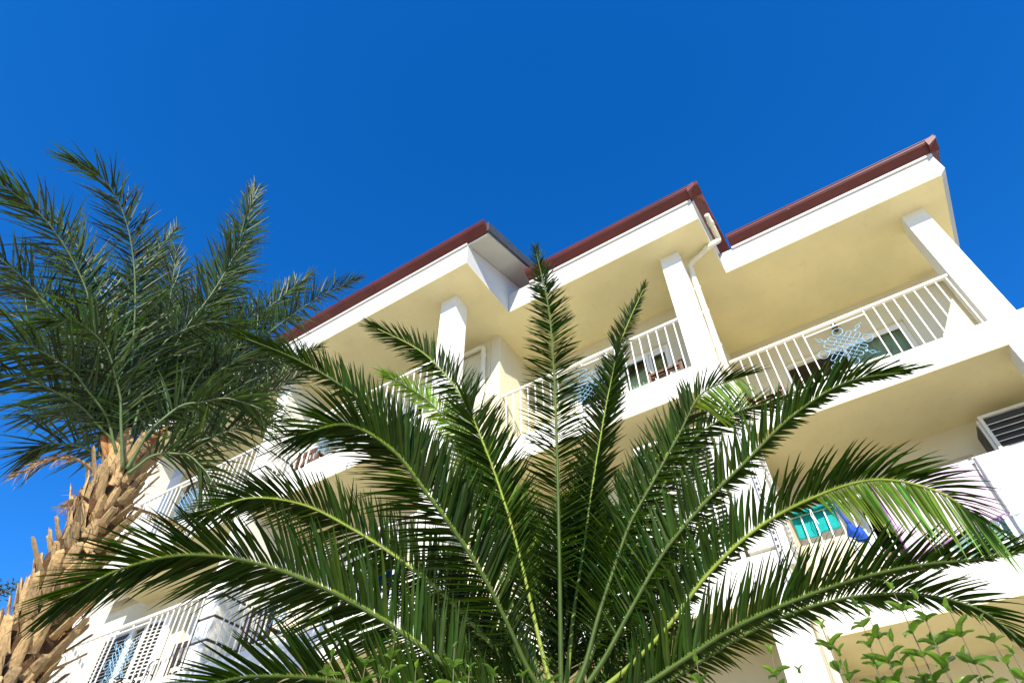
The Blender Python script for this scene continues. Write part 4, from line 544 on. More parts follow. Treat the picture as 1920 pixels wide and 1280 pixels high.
FAR=[{"L":0.552,"dr":0.08,"st":0.2,"p":[[-5.136,1.967,4.799,-0.721,0.624,0.301],[-5.126,1.815,5.138,-0.724,0.623,0.297],[-5.112,1.659,5.501,-0.727,0.621,0.292],[-5.098,1.495,5.888,-0.723,0.622,0.3],[-5.084,1.311,6.293,-0.706,0.624,0.336],[-5.072,1.088,6.699,-0.672,0.613,0.416],[-5.06,0.815,7.062,-0.614,0.533,0.582],[-5.039,0.488,7.284,-0.529,0.131,0.839],[-4.998,0.155,7.205,-0.513,-0.259,0.819]]},{"L":0.576,"dr":0.12,"st":0.18,"p":[[-5.049,1.915,4.733,-0.693,0.658,0.294],[-5.097,1.707,5.085,-0.69,0.651,0.316],[-5.143,1.472,5.438,-0.693,0.636,0.34],[-5.182,1.227,5.81,-0.697,0.618,0.364],[-5.212,0.959,6.177,-0.675,0.573,0.464],[-5.236,0.639,6.457,-0.643,0.447,0.622],[-5.241,0.301,6.62,-0.614,0.174,0.77],[-5.225,-0.027,6.616,-0.603,-0.164,0.781],[-5.19,-0.32,6.53,-0.6,-0.29,0.745]]},{"L":0.552,"dr":0.05,"st":0.2,"p":[[-5.223,2.02,4.864,0.947,-0.294,0.13],[-5.295,1.972,5.279,0.952,-0.281,0.123],[-5.357,1.946,5.738,0.954,-0.279,0.107],[-5.412,1.943,6.251,0.944,-0.316,0.092],[-5.457,1.964,6.826,0.913,-0.398,0.085],[-5.484,2.037,7.467,0.907,-0.415,0.076],[-5.525,2.071,8.214,0.948,-0.312,0.063],[-5.589,2.042,9.07,0.958,-0.279,0.061],[-5.684,1.922,10.028,0.948,-0.315,0.055]]},{"L":0.504,"dr":0.06,"st":0.2,"p":[[-5.216,2.037,4.872,0.9,-0.397,0.181],[-5.28,2.081,5.284,0.875,-0.447,0.186],[-5.316,2.191,5.714,0.868,-0.461,0.186],[-5.333,2.343,6.18,0.874,-0.454,0.171],[-5.329,2.532,6.686,0.874,-0.461,0.151],[-5.309,2.742,7.254,-0.956,-0.255,0.145],[-5.266,2.979,7.888,-0.949,-0.249,0.193],[-5.179,3.27,8.566,-0.921,-0.252,0.296],[-5.019,3.64,9.218,-0.899,-0.248,0.362]]},{"L":0.504,"dr":0.1,"st":0.2,"p":[[-5.222,2.023,4.866,0.915,-0.32,0.246],[-5.325,2.033,5.264,0.914,-0.333,0.234],[-5.418,2.071,5.698,0.894,-0.389,0.222],[-5.481,2.184,6.154,0.889,-0.404,0.216],[-5.523,2.345,6.643,0.888,-0.415,0.198],[-5.557,2.517,7.192,0.882,-0.436,0.178],[-5.575,2.714,7.803,0.88,-0.448,0.158],[-5.571,2.941,8.48,0.877,-0.46,0.137],[-5.544,3.197,9.236,-0.953,-0.275,0.127]]},{"L":0.576,"dr":0.1,"st":0.2,"p":[[-5.049,1.915,4.733,-0.599,0.771,0.214],[-5.129,1.767,5.04,-0.581,0.758,0.298],[-5.222,1.558,5.302,-0.573,0.716,0.399],[-5.31,1.334,5.557,-0.583,0.685,0.436],[-5.39,1.096,5.804,-0.585,0.63,0.511],[-5.461,0.837,5.996,-0.589,0.549,0.593],[-5.52,0.573,6.159,-0.592,0.428,0.683],[-5.566,0.309,6.237,-0.601,0.289,0.745],[-5.6,0.052,6.297,-0.606,0.255,0.754]]},{"L":0.54,"dr":0.15,"st":0.2,"p":[[-5.053,1.905,4.728,-0.596,0.723,0.35],[-5.083,1.786,4.922,-0.57,0.653,0.499],[-5.128,1.611,5.027,-0.574,0.501,0.648],[-5.168,1.431,5.121,-0.594,0.357,0.721],[-5.202,1.249,5.145,-0.628,0.157,0.762],[-5.229,1.072,5.145,-0.663,-0.028,0.748],[-5.246,0.912,5.093,-0.72,-0.262,0.643],[-5.255,0.781,4.997,-0.785,-0.422,0.453],[-5.256,0.681,4.861,-0.817,-0.459,0.349]]},{"L":0.432,"dr":0.1,"st":0.25,"p":[[-5.146,1.942,4.76,-0.546,0.596,0.588],[-5.178,1.855,4.819,-0.558,0.524,0.643],[-5.209,1.765,4.85,-0.594,0.376,0.712],[-5.239,1.673,4.863,-0.628,0.256,0.735],[-5.267,1.585,4.863,-0.685,0.08,0.724],[-5.29,1.504,4.834,-0.749,-0.083,0.657],[-5.311,1.431,4.794,-0.834,-0.237,0.498],[-5.324,1.381,4.719,-0.892,-0.288,0.349],[-5.336,1.332,4.647,-0.892,-0.29,0.347]]},{"L":0.504,"dr":0.15,"st":0.2,"p":[[-5.126,1.994,4.811,-0.979,-0.092,0.18],[-5.091,2.047,5.025,-0.962,-0.122,0.245],[-5.04,2.139,5.222,-0.917,-0.14,0.373],[-4.971,2.265,5.403,-0.89,-0.127,0.437],[-4.894,2.398,5.593,-0.878,-0.112,0.465],[-4.805,2.545,5.783,-0.865,-0.094,0.492],[-4.707,2.698,5.981,-0.893,-0.087,0.442],[-4.613,2.832,6.229,-0.918,-0.073,0.39],[-4.51,2.97,6.496,-0.918,-0.067,0.39]]},{"L":0.48,"dr":0.2,"st":0.25,"p":[[-5.029,1.967,4.73,-0.907,0.048,0.418],[-4.966,1.992,4.865,-0.856,-0.001,0.517],[-4.886,2.053,4.966,-0.705,0.042,0.708],[-4.789,2.151,5.031,-0.621,0.113,0.775],[-4.688,2.251,5.096,-0.652,0.09,0.753],[-4.587,2.341,5.183,-0.69,0.064,0.721],[-4.484,2.43,5.276,-0.631,0.111,0.767],[-4.367,2.536,5.336,-0.55,0.185,0.815],[-4.244,2.644,5.389,-0.532,0.202,0.822]]},{"L":0.432,"dr":0.25,"st":0.2,"p":[[-4.934,1.935,4.658,-0.754,0.114,0.646],[-4.872,1.957,4.727,-0.756,0.113,0.645],[-4.809,1.979,4.798,-0.658,0.135,0.741],[-4.736,2.024,4.836,-0.451,0.292,0.844],[-4.652,2.09,4.843,-0.335,0.429,0.839],[-4.567,2.156,4.836,-0.158,0.682,0.714],[-4.478,2.224,4.753,-0.095,0.851,0.517],[-4.392,2.284,4.658,-0.067,0.918,0.391],[-4.311,2.328,4.537,0.805,-0.47,0.362]]},{"L":0.552,"dr":0.08,"st":0.2,"p":[[-5.32,2.045,4.918,0.852,-0.421,0.311],[-5.479,2.013,5.311,0.866,-0.398,0.304],[-5.63,2.001,5.74,0.895,-0.339,0.29],[-5.756,2.058,6.216,0.911,-0.318,0.264],[-5.881,2.116,6.744,0.919,-0.313,0.24],[-5.992,2.213,7.322,0.926,-0.311,0.217],[-6.096,2.326,7.967,0.922,-0.334,0.194],[-6.211,2.411,8.705,0.919,-0.355,0.172],[-6.342,2.454,9.544,0.92,-0.357,0.162]]},{"L":0.552,"dr":0.12,"st":0.2,"p":[[-5.327,2.028,4.91,0.846,-0.478,0.236],[-5.482,1.931,5.27,0.852,-0.473,0.224],[-5.639,1.819,5.654,0.826,-0.542,0.153],[-5.816,1.621,5.972,-0.513,0.819,0.255],[-5.988,1.403,6.287,-0.511,0.791,0.336],[-6.155,1.155,6.553,-0.496,0.727,0.474],[-6.312,0.894,6.727,-0.497,0.587,0.639],[-6.456,0.636,6.796,-0.538,0.38,0.753],[-6.588,0.4,6.78,-0.572,0.268,0.775]]},{"L":0.552,"dr":0.08,"st":0.2,"p":[[-5.416,2.074,4.973,0.858,-0.447,0.255],[-5.58,1.993,5.38,0.865,-0.44,0.243],[-5.745,1.897,5.822,0.86,-0.468,0.202],[-5.926,1.737,6.261,0.854,-0.499,0.151],[-6.107,1.548,6.719,-0.568,0.81,0.145],[-6.288,1.319,7.173,-0.556,0.801,0.222],[-6.465,1.054,7.603,-0.532,0.777,0.336],[-6.633,0.744,7.957,-0.503,0.709,0.493],[-6.787,0.413,8.196,-0.496,0.648,0.578]]},{"L":0.504,"dr":0.15,"st":0.2,"p":[[-5.223,2.02,4.864,0.973,-0.11,0.203],[-5.294,1.975,5.179,0.975,-0.101,0.198],[-5.366,1.924,5.517,0.918,-0.369,0.148],[-5.384,2.02,5.85,0.804,-0.56,0.202],[-5.393,2.133,6.208,-0.83,-0.483,0.278],[-5.359,2.346,6.492,-0.776,-0.425,0.466],[-5.304,2.584,6.768,-0.704,-0.316,0.636],[-5.207,2.879,6.925,-0.627,-0.161,0.762],[-5.085,3.184,7.075,-0.62,-0.131,0.773]]},{"L":0.528,"dr":0.05,"st":0.2,"p":[[-5.414,2.081,4.976,0.88,-0.39,0.272],[-5.531,2.054,5.317,0.885,-0.384,0.262],[-5.649,2.022,5.685,0.898,-0.365,0.245],[-5.763,2.0,6.088,0.91,-0.348,0.227],[-5.878,1.971,6.525,0.917,-0.338,0.21],[-5.995,1.937,7.0,0.925,-0.328,0.193],[-6.112,1.897,7.52,0.924,-0.339,0.174],[-6.243,1.81,8.069,0.919,-0.365,0.151],[-6.378,1.696,8.655,0.918,-0.371,0.14]]},{"L":0.552,"dr":0.15,"st":0.2,"p":[[-5.05,1.911,4.731,-0.634,0.591,0.499],[-5.052,1.76,4.908,-0.636,0.585,0.504],[-5.051,1.605,5.086,-0.616,0.496,0.612],[-5.058,1.408,5.188,-0.609,0.355,0.709],[-5.057,1.211,5.278,-0.609,0.185,0.771],[-5.05,1.008,5.289,-0.621,-0.096,0.778],[-5.033,0.822,5.25,-0.646,-0.379,0.663],[-5.006,0.663,5.134,-0.711,-0.587,0.387],[-4.969,0.552,4.957,-0.758,-0.613,0.223]]},{"L":0.504,"dr":0.2,"st":0.22,"p":[[-4.943,1.912,4.69,-0.882,0.282,0.378],[-4.882,1.897,4.844,-0.885,0.282,0.372],[-4.82,1.883,5.004,-0.901,0.143,0.41],[-4.741,1.913,5.148,-0.859,0.017,0.512],[-4.652,1.965,5.283,-0.711,0.025,0.703],[-4.537,2.072,5.349,-0.569,0.132,0.812],[-4.416,2.181,5.414,-0.394,0.315,0.864],[-4.279,2.31,5.38,-0.22,0.539,0.813],[-4.134,2.44,5.319,-0.187,0.581,0.792]]},{"L":0.504,"dr":0.15,"st":0.2,"p":[[-5.132,1.977,4.803,-0.57,0.803,0.174],[-5.142,1.918,5.047,-0.57,0.803,0.174],[-5.151,1.855,5.306,-0.577,0.8,0.165],[-5.159,1.795,5.58,-0.632,0.767,0.11],[-5.154,1.77,5.875,-0.707,0.703,0.069],[-5.15,1.744,6.193,-0.959,-0.251,0.13],[-5.097,1.857,6.467,-0.833,-0.355,0.424],[-5.022,2.019,6.677,-0.673,-0.215,0.708],[-4.91,2.248,6.763,-0.558,-0.042,0.829]]},{"L":0.528,"dr":0.15,"st":0.2,"p":[[-4.952,1.889,4.679,-0.61,0.655,0.446],[-4.937,1.785,4.852,-0.61,0.654,0.447],[-4.922,1.678,5.029,-0.611,0.652,0.449],[-4.905,1.569,5.209,-0.582,0.63,0.514],[-4.896,1.427,5.365,-0.558,0.588,0.585],[-4.885,1.281,5.517,-0.524,0.438,0.731],[-4.877,1.101,5.574,-0.505,0.046,0.862],[-4.862,0.931,5.55,-0.541,-0.468,0.699],[-4.836,0.791,5.398,-0.602,-0.636,0.484]]},{"L":0.504,"dr":0.1,"st":0.2,"p":[[-5.313,2.063,4.915,0.882,-0.35,0.314],[-5.398,2.121,5.217,0.884,-0.342,0.319],[-5.462,2.23,5.507,0.921,-0.254,0.296],[-5.492,2.415,5.762,-0.868,-0.431,0.248],[-5.509,2.62,6.022,-0.885,-0.402,0.236],[-5.524,2.815,6.325,0.904,-0.354,0.241],[-5.553,2.975,6.712,0.852,-0.469,0.234],[-5.607,3.086,7.17,0.835,-0.51,0.206],[-5.672,3.174,7.688,0.836,-0.514,0.193]]},{"L":0.552,"dr":0.08,"st":0.2,"p":[[-5.51,2.11,5.031,0.818,-0.479,0.319],[-5.706,2.048,5.441,0.827,-0.473,0.305],[-5.905,1.971,5.887,0.843,-0.46,0.278],[-6.105,1.877,6.37,0.852,-0.462,0.246],[-6.312,1.748,6.88,0.872,-0.431,0.232],[-6.509,1.64,7.449,0.915,-0.328,0.237],[-6.685,1.604,8.119,0.942,-0.251,0.223],[-6.848,1.622,8.862,0.954,-0.222,0.202],[-6.997,1.698,9.697,0.958,-0.216,0.19]]},{"L":0.552,"dr":0.08,"st":0.2,"p":[[-5.51,2.11,5.031,0.806,-0.503,0.313],[-5.71,2.036,5.429,0.815,-0.497,0.299],[-5.913,1.947,5.859,0.82,-0.508,0.263],[-6.123,1.817,6.296,0.795,-0.578,0.185],[-6.348,1.613,6.687,-0.488,0.853,0.186],[-6.567,1.39,7.092,-0.528,0.833,0.168],[-6.775,1.167,7.555,-0.518,0.827,0.221],[-6.978,0.913,7.915,-0.406,0.732,0.548],[-7.173,0.626,7.983,-0.44,0.479,0.76]]},{"L":0.528,"dr":0.12,"st":0.2,"p":[[-5.51,2.11,5.031,0.876,-0.37,0.308],[-5.654,2.116,5.45,0.882,-0.367,0.294],[-5.801,2.117,5.912,0.9,-0.336,0.277],[-5.92,2.19,6.404,0.92,-0.297,0.254],[-6.015,2.329,6.936,0.936,-0.272,0.223],[-6.094,2.502,7.513,0.957,-0.226,0.181],[-6.136,2.752,8.104,-0.939,-0.316,0.139],[-6.13,3.085,8.6,-0.805,-0.335,0.49],[-6.036,3.546,8.811,-0.696,-0.177,0.696]]},{"L":0.552,"dr":0.1,"st":0.2,"p":[[-5.323,2.038,4.915,0.795,-0.563,0.224],[-5.483,1.93,5.209,0.803,-0.557,0.213],[-5.642,1.809,5.516,-0.477,0.86,0.183],[-5.811,1.637,5.73,-0.438,0.797,0.415],[-5.98,1.434,5.879,-0.466,0.77,0.436],[-6.14,1.234,6.09,-0.509,0.783,0.356],[-6.292,1.028,6.327,-0.503,0.753,0.425],[-6.436,0.819,6.475,-0.482,0.581,0.656],[-6.571,0.619,6.483,-0.529,0.39,0.754]]},{"L":0.528,"dr":0.12,"st":0.2,"p":[[-5.323,2.038,4.915,0.899,-0.316,0.302],[-5.416,2.111,5.267,0.905,-0.313,0.29],[-5.5,2.203,5.645,0.924,-0.278,0.263],[-5.56,2.353,6.031,0.94,-0.253,0.227],[-5.612,2.516,6.455,0.984,-0.124,0.132],[-5.602,2.799,6.765,-0.892,-0.297,0.341],[-5.567,3.106,7.085,-0.933,-0.247,0.262],[-5.538,3.378,7.535,-0.963,-0.185,0.196],[-5.485,3.671,8.02,-0.963,-0.172,0.21]]},{"L":0.576,"dr":0.08,"st":0.15,"p":[[-5.416,2.074,4.973,0.688,-0.45,0.569],[-5.707,2.082,5.331,0.702,-0.445,0.557],[-6.0,2.078,5.712,0.74,-0.391,0.548],[-6.277,2.12,6.126,0.796,-0.284,0.535],[-6.528,2.236,6.58,0.83,-0.246,0.5],[-6.777,2.356,7.072,0.844,-0.258,0.471],[-7.025,2.48,7.605,0.855,-0.271,0.442],[-7.271,2.609,8.184,0.417,-0.545,0.727],[-7.538,2.679,8.049,-0.414,0.154,0.897]]},{"L":0.6,"dr":0.08,"st":0.15,"p":[[-5.416,2.074,4.973,0.785,-0.392,0.479],[-5.653,2.047,5.339,0.797,-0.383,0.466],[-5.892,2.008,5.733,0.826,-0.346,0.444],[-6.119,1.999,6.168,0.858,-0.301,0.416],[-6.332,2.033,6.657,0.878,-0.287,0.383],[-6.545,2.063,7.191,0.892,-0.281,0.355],[-6.76,2.088,7.776,0.904,-0.273,0.328],[-6.976,2.107,8.417,0.852,-0.387,0.353],[-7.259,1.885,8.76,-0.033,0.851,0.524]]},{"L":0.6,"dr":0.08,"st":0.15,"p":[[-5.416,2.074,4.973,0.712,-0.445,0.543],[-5.726,2.066,5.372,0.727,-0.437,0.529],[-6.039,2.043,5.802,0.765,-0.398,0.506],[-6.344,2.035,6.281,0.804,-0.351,0.48],[-6.645,2.037,6.812,0.831,-0.326,0.45],[-6.948,2.025,7.389,0.852,-0.311,0.422],[-7.254,2.0,8.016,0.689,-0.581,0.433],[-7.589,1.856,8.181,0.018,0.534,0.845],[-7.923,1.683,8.23,-0.092,0.432,0.897]]},{"L":0.576,"dr":0.08,"st":0.15,"p":[[-5.416,2.074,4.973,0.748,-0.413,0.519],[-5.673,2.066,5.336,0.761,-0.406,0.506],[-5.932,2.046,5.726,0.793,-0.302,0.529],[-6.134,2.187,6.097,0.858,-0.136,0.494],[-6.306,2.407,6.475,0.883,-0.128,0.451],[-6.468,2.645,6.88,0.889,-0.164,0.427],[-6.617,2.902,7.313,0.893,-0.201,0.403],[-6.752,3.179,7.775,-0.523,-0.695,0.494],[-6.866,3.486,7.871,-0.385,-0.403,0.83]]},{"L":0.576,"dr":0.08,"st":0.15,"p":[[-5.416,2.074,4.973,0.632,-0.484,0.605],[-5.768,2.097,5.359,0.648,-0.48,0.592],[-6.123,2.105,5.772,0.687,-0.447,0.572],[-6.475,2.118,6.224,0.729,-0.406,0.552],[-6.825,2.131,6.717,0.758,-0.385,0.526],[-7.178,2.131,7.246,0.408,-0.742,0.532],[-7.516,2.178,7.312,0.031,0.101,0.994],[-7.85,2.236,7.256,-0.159,0.102,0.982],[-8.185,2.294,7.192,-0.17,0.104,0.98]]},{"L":0.504,"dr":0.1,"st":0.25,"p":[[-5.328,2.025,4.886,0.782,-0.545,0.303],[-5.433,1.957,5.035,0.778,-0.558,0.289],[-5.54,1.881,5.176,-0.302,0.895,0.328],[-5.648,1.79,5.294,-0.307,0.864,0.398],[-5.756,1.695,5.412,-0.298,0.789,0.537],[-5.862,1.595,5.461,-0.33,0.648,0.686],[-5.965,1.498,5.498,-0.39,0.46,0.798],[-6.059,1.428,5.461,-0.517,0.264,0.814],[-6.152,1.359,5.425,-0.518,0.263,0.814]]}]
SHOOTS=[["r",[-0.222,1.891,2.31]],["r",[-0.138,2.169,2.45]],["r",[-0.099,1.824,2.289]],["r",[-0.023,1.942,2.384]],["r",[0.021,1.827,2.304]],["r",[0.071,1.749,2.232]],["r",[-0.075,1.941,2.26]],["r",[0.149,2.168,2.34]],["r",[0.145,1.783,2.133]],["r",[-0.192,1.778,2.198]],["r",[0.011,1.904,2.226]],["r",[0.064,2.057,2.225]],["r",[-0.343,2.068,2.273]],["r",[-0.126,1.784,2.168]],["r",[-0.048,1.98,2.218]],["r",[-0.193,1.817,2.17]],["r",[0.102,2.017,2.171]],["m",[-0.365,1.865,2.266]],["m",[-0.557,1.816,2.269]],["l",[-1.45,1.565,2.44]],["l",[-1.531,1.388,2.353]],["l",[-1.159,1.506,2.338]],["l",[-1.034,1.828,2.36]],["l",[-1.366,1.368,2.288]],["l",[-1.104,1.628,2.284]],["l",[-1.423,1.357,2.276]],["l",[-1.305,1.516,2.314]],["l",[-1.239,1.306,2.217]],["l",[-1.063,1.453,2.239]],["l",[-1.032,1.674,2.281]]]

# ---------------------------------------------------------------- palms
def catmull(P,n):
    P=np.array(P); m=len(P); Q=np.vstack([2*P[0]-P[1],P,2*P[-1]-P[-2]]); out=[]
    for t in np.linspace(0,m-1-1e-6,n):
        i=int(t); f=t-i; a,b,c,d=Q[i],Q[i+1],Q[i+2],Q[i+3]
        out.append(.5*((2*b)+(-a+c)*f+(2*a-5*b+4*c-d)*f*f+(-a+3*b-3*c+d)*f**3))
    return np.array(out)
TS=np.array([0,.035,.055,.20,.45,.72,.9,1.]); WS=np.array([.5,.58,.64,1,.88,.56,.27,.02])
def leaflet(p,d,nrm,L,Wd,droop,curl):
    """returns 21 verts, folded lanceolate strip"""
    d=d/np.linalg.norm(d); s=np.cross(d,nrm); s/=np.linalg.norm(s)+1e-9; n2=np.cross(s,d)
    vs=[]
    for t,w_ in zip(TS,WS):
        c=p+d*L*t+np.array([0,0,-1])*droop*L*t*t+s*curl*L*t*t
        hw=Wd*w_*.5; vs+= [c-s*hw+n2*hw*.55, c, c+s*hw+n2*hw*.55]
    return vs
LF=[]
for i in range(7):
    for j in (0,1): a=i*3+j; LF.append((a,a+3,a+4,a+1))
def mk_mesh(name,verts,faces,cols,m,brown=None):
    me=bpy.data.meshes.new(name); me.from_pydata([tuple(v) for v in verts],[],faces); me.materials.append(m)
    ca=me.color_attributes.new('tone','FLOAT_COLOR','POINT'); ca.data.foreach_set('color',np.array(cols,dtype=np.float32).ravel())
    me.shade_smooth(); return me
def palm_fronds(root,table,base,alt,spacing,Wd,rachis_mat,leaf_mat,jit,r0,cam_pos=np.array([0,0,1.6]),top=300,tip_brown=0,upw=.8,puls=True,bvar=.45):
    org=np.array(root.location); allL=[]; frs=[]
    for fi,F in enumerate(table):
        A=catmull(F['p'],90); X=A[:,:3]; U=A[:,3:]
        seg=np.linalg.norm(np.diff(X,axis=0),axis=1); s=np.r_[0,np.cumsum(seg)]; LT=s[-1]
        T=np.gradient(X,axis=0); T/=np.linalg.norm(T,axis=1)[:,None]
        rr=[r0*(1-.88*(q/LT)**.7)+.0025 for q in s]
        mb=MB().tube([tuple(x) for x in X[::2]],rr[::2],7); fo=obj('frond',mb,RACH_LIT if F.get('ry') else rachis_mat,root,smooth=True); frs.append(fo)
        st=F['st']; n=int(LT*(1-st)/spacing*F.get('den',1)); ll=[]
        sh=rng.uniform(.8,1.2)
        for k in range(n):
            for side in (-1,1):
                q=st+(1-st)*(k+rng.uniform(-.25,.25)+.5*(side>0))/n; q=min(max(q,0),.999); i=np.interp(q*LT,s,np.arange(len(s))); i0=int(i)
                x=X[i0]*(1-(i-i0))+X[min(i0+1,89)]*(i-i0); t=T[i0]; u=U[i0]-t*(U[i0]@t); u/=np.linalg.norm(u); S_=np.cross(t,u)*side
                v=(q-st)/(1-st)
                ang=math.radians(np.interp(v,[0,.15,.5,.85,1],[60,54,46,32,10])+rng.normal(0,4*jit))
                V=math.radians(22+rng.normal(0,7*jit)+(rng.choice([-1,1])*14*(jit-1) if jit>1 else 0))
                d=t*math.cos(ang)+math.sin(ang)*(S_*math.cos(V)+u*math.sin(V))
                L=F['L']*np.interp(v,[0,.08,.25,.6,.85,1],[.45,.8,1,.95,.72,.5])*rng.uniform(.88,1.1)
                lower=S_[2]<0
                if lower and 'low' in F: L*=np.interp(v,[0,F.get('lc',1.0),min(1,F.get('lc',1.0)+.15)],[F['low'],F['low'],1]) if F.get('lc',1)<1 else F['low']
                if lower and F.get('hang') and v>F.get('hv',.35): d=d*(1-F['hang'])+np.array([0,0,-1.])*F['hang']*min(1,(v-F.get('hv',.35))*6+.3)
                tw=math.radians(rng.normal(32,28)*(1 if side>0 else -1)); nn=u*math.cos(V)-S_*math.sin(V); nn=nn+np.cross(d,nn)*math.tan(min(1.2,max(-1.2,tw))); nn/=np.linalg.norm(nn); nn=nn*(1-upw)*(1 if nn[2]>0 else -1)+np.array([rng.normal(0,.22),rng.normal(0,.22),1.0])*upw*1.6
                ww=Wd*np.interp(v,[0,.1,.8,1],[.5,1,.9,.55])*rng.uniform(.85,1.12)
                vs=leaflet(x,d,nn,L,ww,F['dr']*rng.uniform(.6,1.5),rng.normal(0,.035)*jit)
                b=rng.uniform(1-bvar,1+bvar)*sh; hue=rng.uniform(-.2,.2)
                col=np.array([alt[0]*(1+hue*1.3),alt[1],alt[2]*(1-hue)])*b
                if F.get('pale') or (lower and F.get('hang') and v>F.get('hv',.35)): col=col*np.array([7.0,5.2,8.0])  # sunlit look of the hanging leaflets is multiplied into their colour
                cs=[]
                tb=rng.random()<tip_brown
                for t_ in TS:
                    c=col*(1+.15*t_) if t_>.04 or not puls else np.array([.20,.27,.03])
                    if tb and t_>.9: c=np.array([.42,.27,.12])
                    cs+=[(*c,1)]*3
                dist=np.linalg.norm(x-cam_pos); ll.append((L/dist*ww/dist,vs,cs))
        allL.append(ll)
    keys=sorted([e[0] for ll in allL for e in ll],reverse=True); th=keys[min(top,len(keys)-1)]
    for fo,ll in zip(frs,allL):
        V=[];Fc=[];Cc=[]
        for kk,vs,cs in ll:
            vs=[v-org for v in vs]
            if kk>th:
                me=mk_mesh('leaflet',vs,LF,cs,leaf_mat); o=bpy.data.objects.new('leaflet',me); COL.objects.link(o); o.parent=fo
            else:
                b=len(V); V+=vs; Fc+=[tuple(q+b for q in f) for f in LF]; Cc+=cs
        if V:
            me=mk_mesh('leaflets',V,Fc,Cc,leaf_mat); o=bpy.data.objects.new('leaflets',me); COL.objects.link(o); o.parent=fo; o['kind']='stuff'
    return frs
def trunk(root,cx,cy,z0,z1,r0,r1,lean=(0,0)):
    pts=[];R=[]
    for k in range(25):
        t=k/24; pts.append((cx+lean[0]*(t-1),cy+lean[1]*(t-1),z0+(z1-z0)*t)); R.append((r0+(r1-r0)*t)*(1+.06*math.sin(k*2.3)))
    return obj('trunk',MB().tube(pts,R,16),FIBRE,root,smooth=True)
def bootmesh(seed):
    r=random.Random(seed); mb=MB(); n=8; rows=5; L=1.0
    for j in range(rows):
        t=j/(rows-1); w_=.5*(1-.42*t); th=.16*(1-.35*t)
        for k in range(n):
            a=2*math.pi*k/n; x=math.cos(a)*w_; y=math.sin(a)*th-.10*(1-(abs(math.cos(a)))**2)*0+ .28*(x*x)*1.2
            mb.v.append((x*(1+r.uniform(-.1,.1)),y+r.uniform(-.03,.03)+.30*t*t,t*L+(r.uniform(-.10,.10) if j==rows-1 else 0)))
    for j in range(rows-1):
        for k in range(n): a=j*n+k; b=j*n+(k+1)%n; mb.f.append((a,b,b+n,a+n))
    mb.f.append(tuple((rows-1)*n+k for k in range(n))); return mb
# near Canary palm
NP=thing('canary_date_palm',(-1.578,2.898,0),'large arching green palm filling the foreground in front of the balconies','palm tree')
tr=trunk(NP,-1.578,2.898,0,2.62,.27,.22)
palm_fronds(NP,NEAR,None,(.020,.043,.0045),.0138,.0225,RACH_SHADE,LEAF,1.1,.0115,tip_brown=.12,upw=.75)
# left date palm
DP=thing('date_palm',(-5.14,1.97,0),'tall palm on the left with bluish fronds and a shaggy trunk of cut leaf bases','palm tree')
tr2=trunk(DP,-5.14,1.97,0,4.75,.24,.17)
palm_fronds(DP,FAR,None,(.030,.055,.013),.0215,.0235,RACH2,LEAF2,2.1,.014,upw=.4,puls=False,bvar=.75)
boots=[]
for s_ in range(4):
    mb=bootmesh(s_+20); me=bpy.data.meshes.new('leaf_base'); me.from_pydata(mb.v,[],mb.f); me.materials.append(BOOT); me.update(); boots.append(me)
def add_boots(tr_,cx,cy,z0,z1,r0,r1,dz,org,n_around=7,big=1.0):
    k=0; z=z0
    r=random.Random(5); cnt=0
    while z<z1:
        t=(z-z0)/(z1-z0); a=k*2.39996+r.uniform(-.1,.1); rr=r0+(r1-r0)*t
        o=bpy.data.objects.new('leaf_base',boots[k%4]); COL.objects.link(o); o.parent=tr_
        ca,sa=math.cos(a),math.sin(a); out=Vector((ca,sa,0)); tilt=math.radians(r.uniform(30,62)-18*t)
        zz=(Vector((0,0,1))*math.cos(tilt)+out*math.sin(tilt)).normalized(); yy=(out*math.cos(tilt)-Vector((0,0,1))*math.sin(tilt)); xx=yy.cross(zz)
        M_=Matrix((xx,-yy,zz)).transposed()
        if M_.determinant()<0: M_=Matrix((-xx,-yy,zz)).transposed()
        ln=r.uniform(.13,.27)*big*(1.25 if t>.8 else 1); wd=r.uniform(.065,.115)*big
        o.matrix_basis=Matrix.Translation(Vector((cx,cy,z))+out*(rr-.03)-org)@M_.to_4x4()@Matrix.Diagonal((wd,wd*.8,ln,1))
        k+=1; z+=dz
add_boots(tr2,-5.14,1.97,1.4,4.85,.24,.165,.0118,Vector(DP.location),big=1.05)
add_boots(tr,-1.578,2.898,1.5,2.22,.27,.2,.02,Vector(NP.location))
# fibre tufts on the trunk
mb=MB(); r=random.Random(8)
for k in range(900):
    z=r.uniform(1.6,4.95); a=r.uniform(0,6.28); rr=.22-.04*(z-1.6)/3.3; c=Vector((-5.14+rr*math.cos(a),1.97+rr*math.sin(a),z)); d=Vector((math.cos(a+r.uniform(-1,1)),math.sin(a+r.uniform(-1,1)),r.uniform(-.9,.9))).normalized()
    L=r.uniform(.05,.16); s=d.cross(Vector((0,0,1))).normalized()*.004; e=c+d*L+Vector((0,0,-.03)); m_=c+d*L*.5
    mb.add([c-s,c+s,m_+s*.8,m_-s*.8,e],[(0,1,2,3),(3,2,4)])
mb.c=[1]; o=obj('trunk_fibres',mb,DEAD,tr2,kind='stuff')
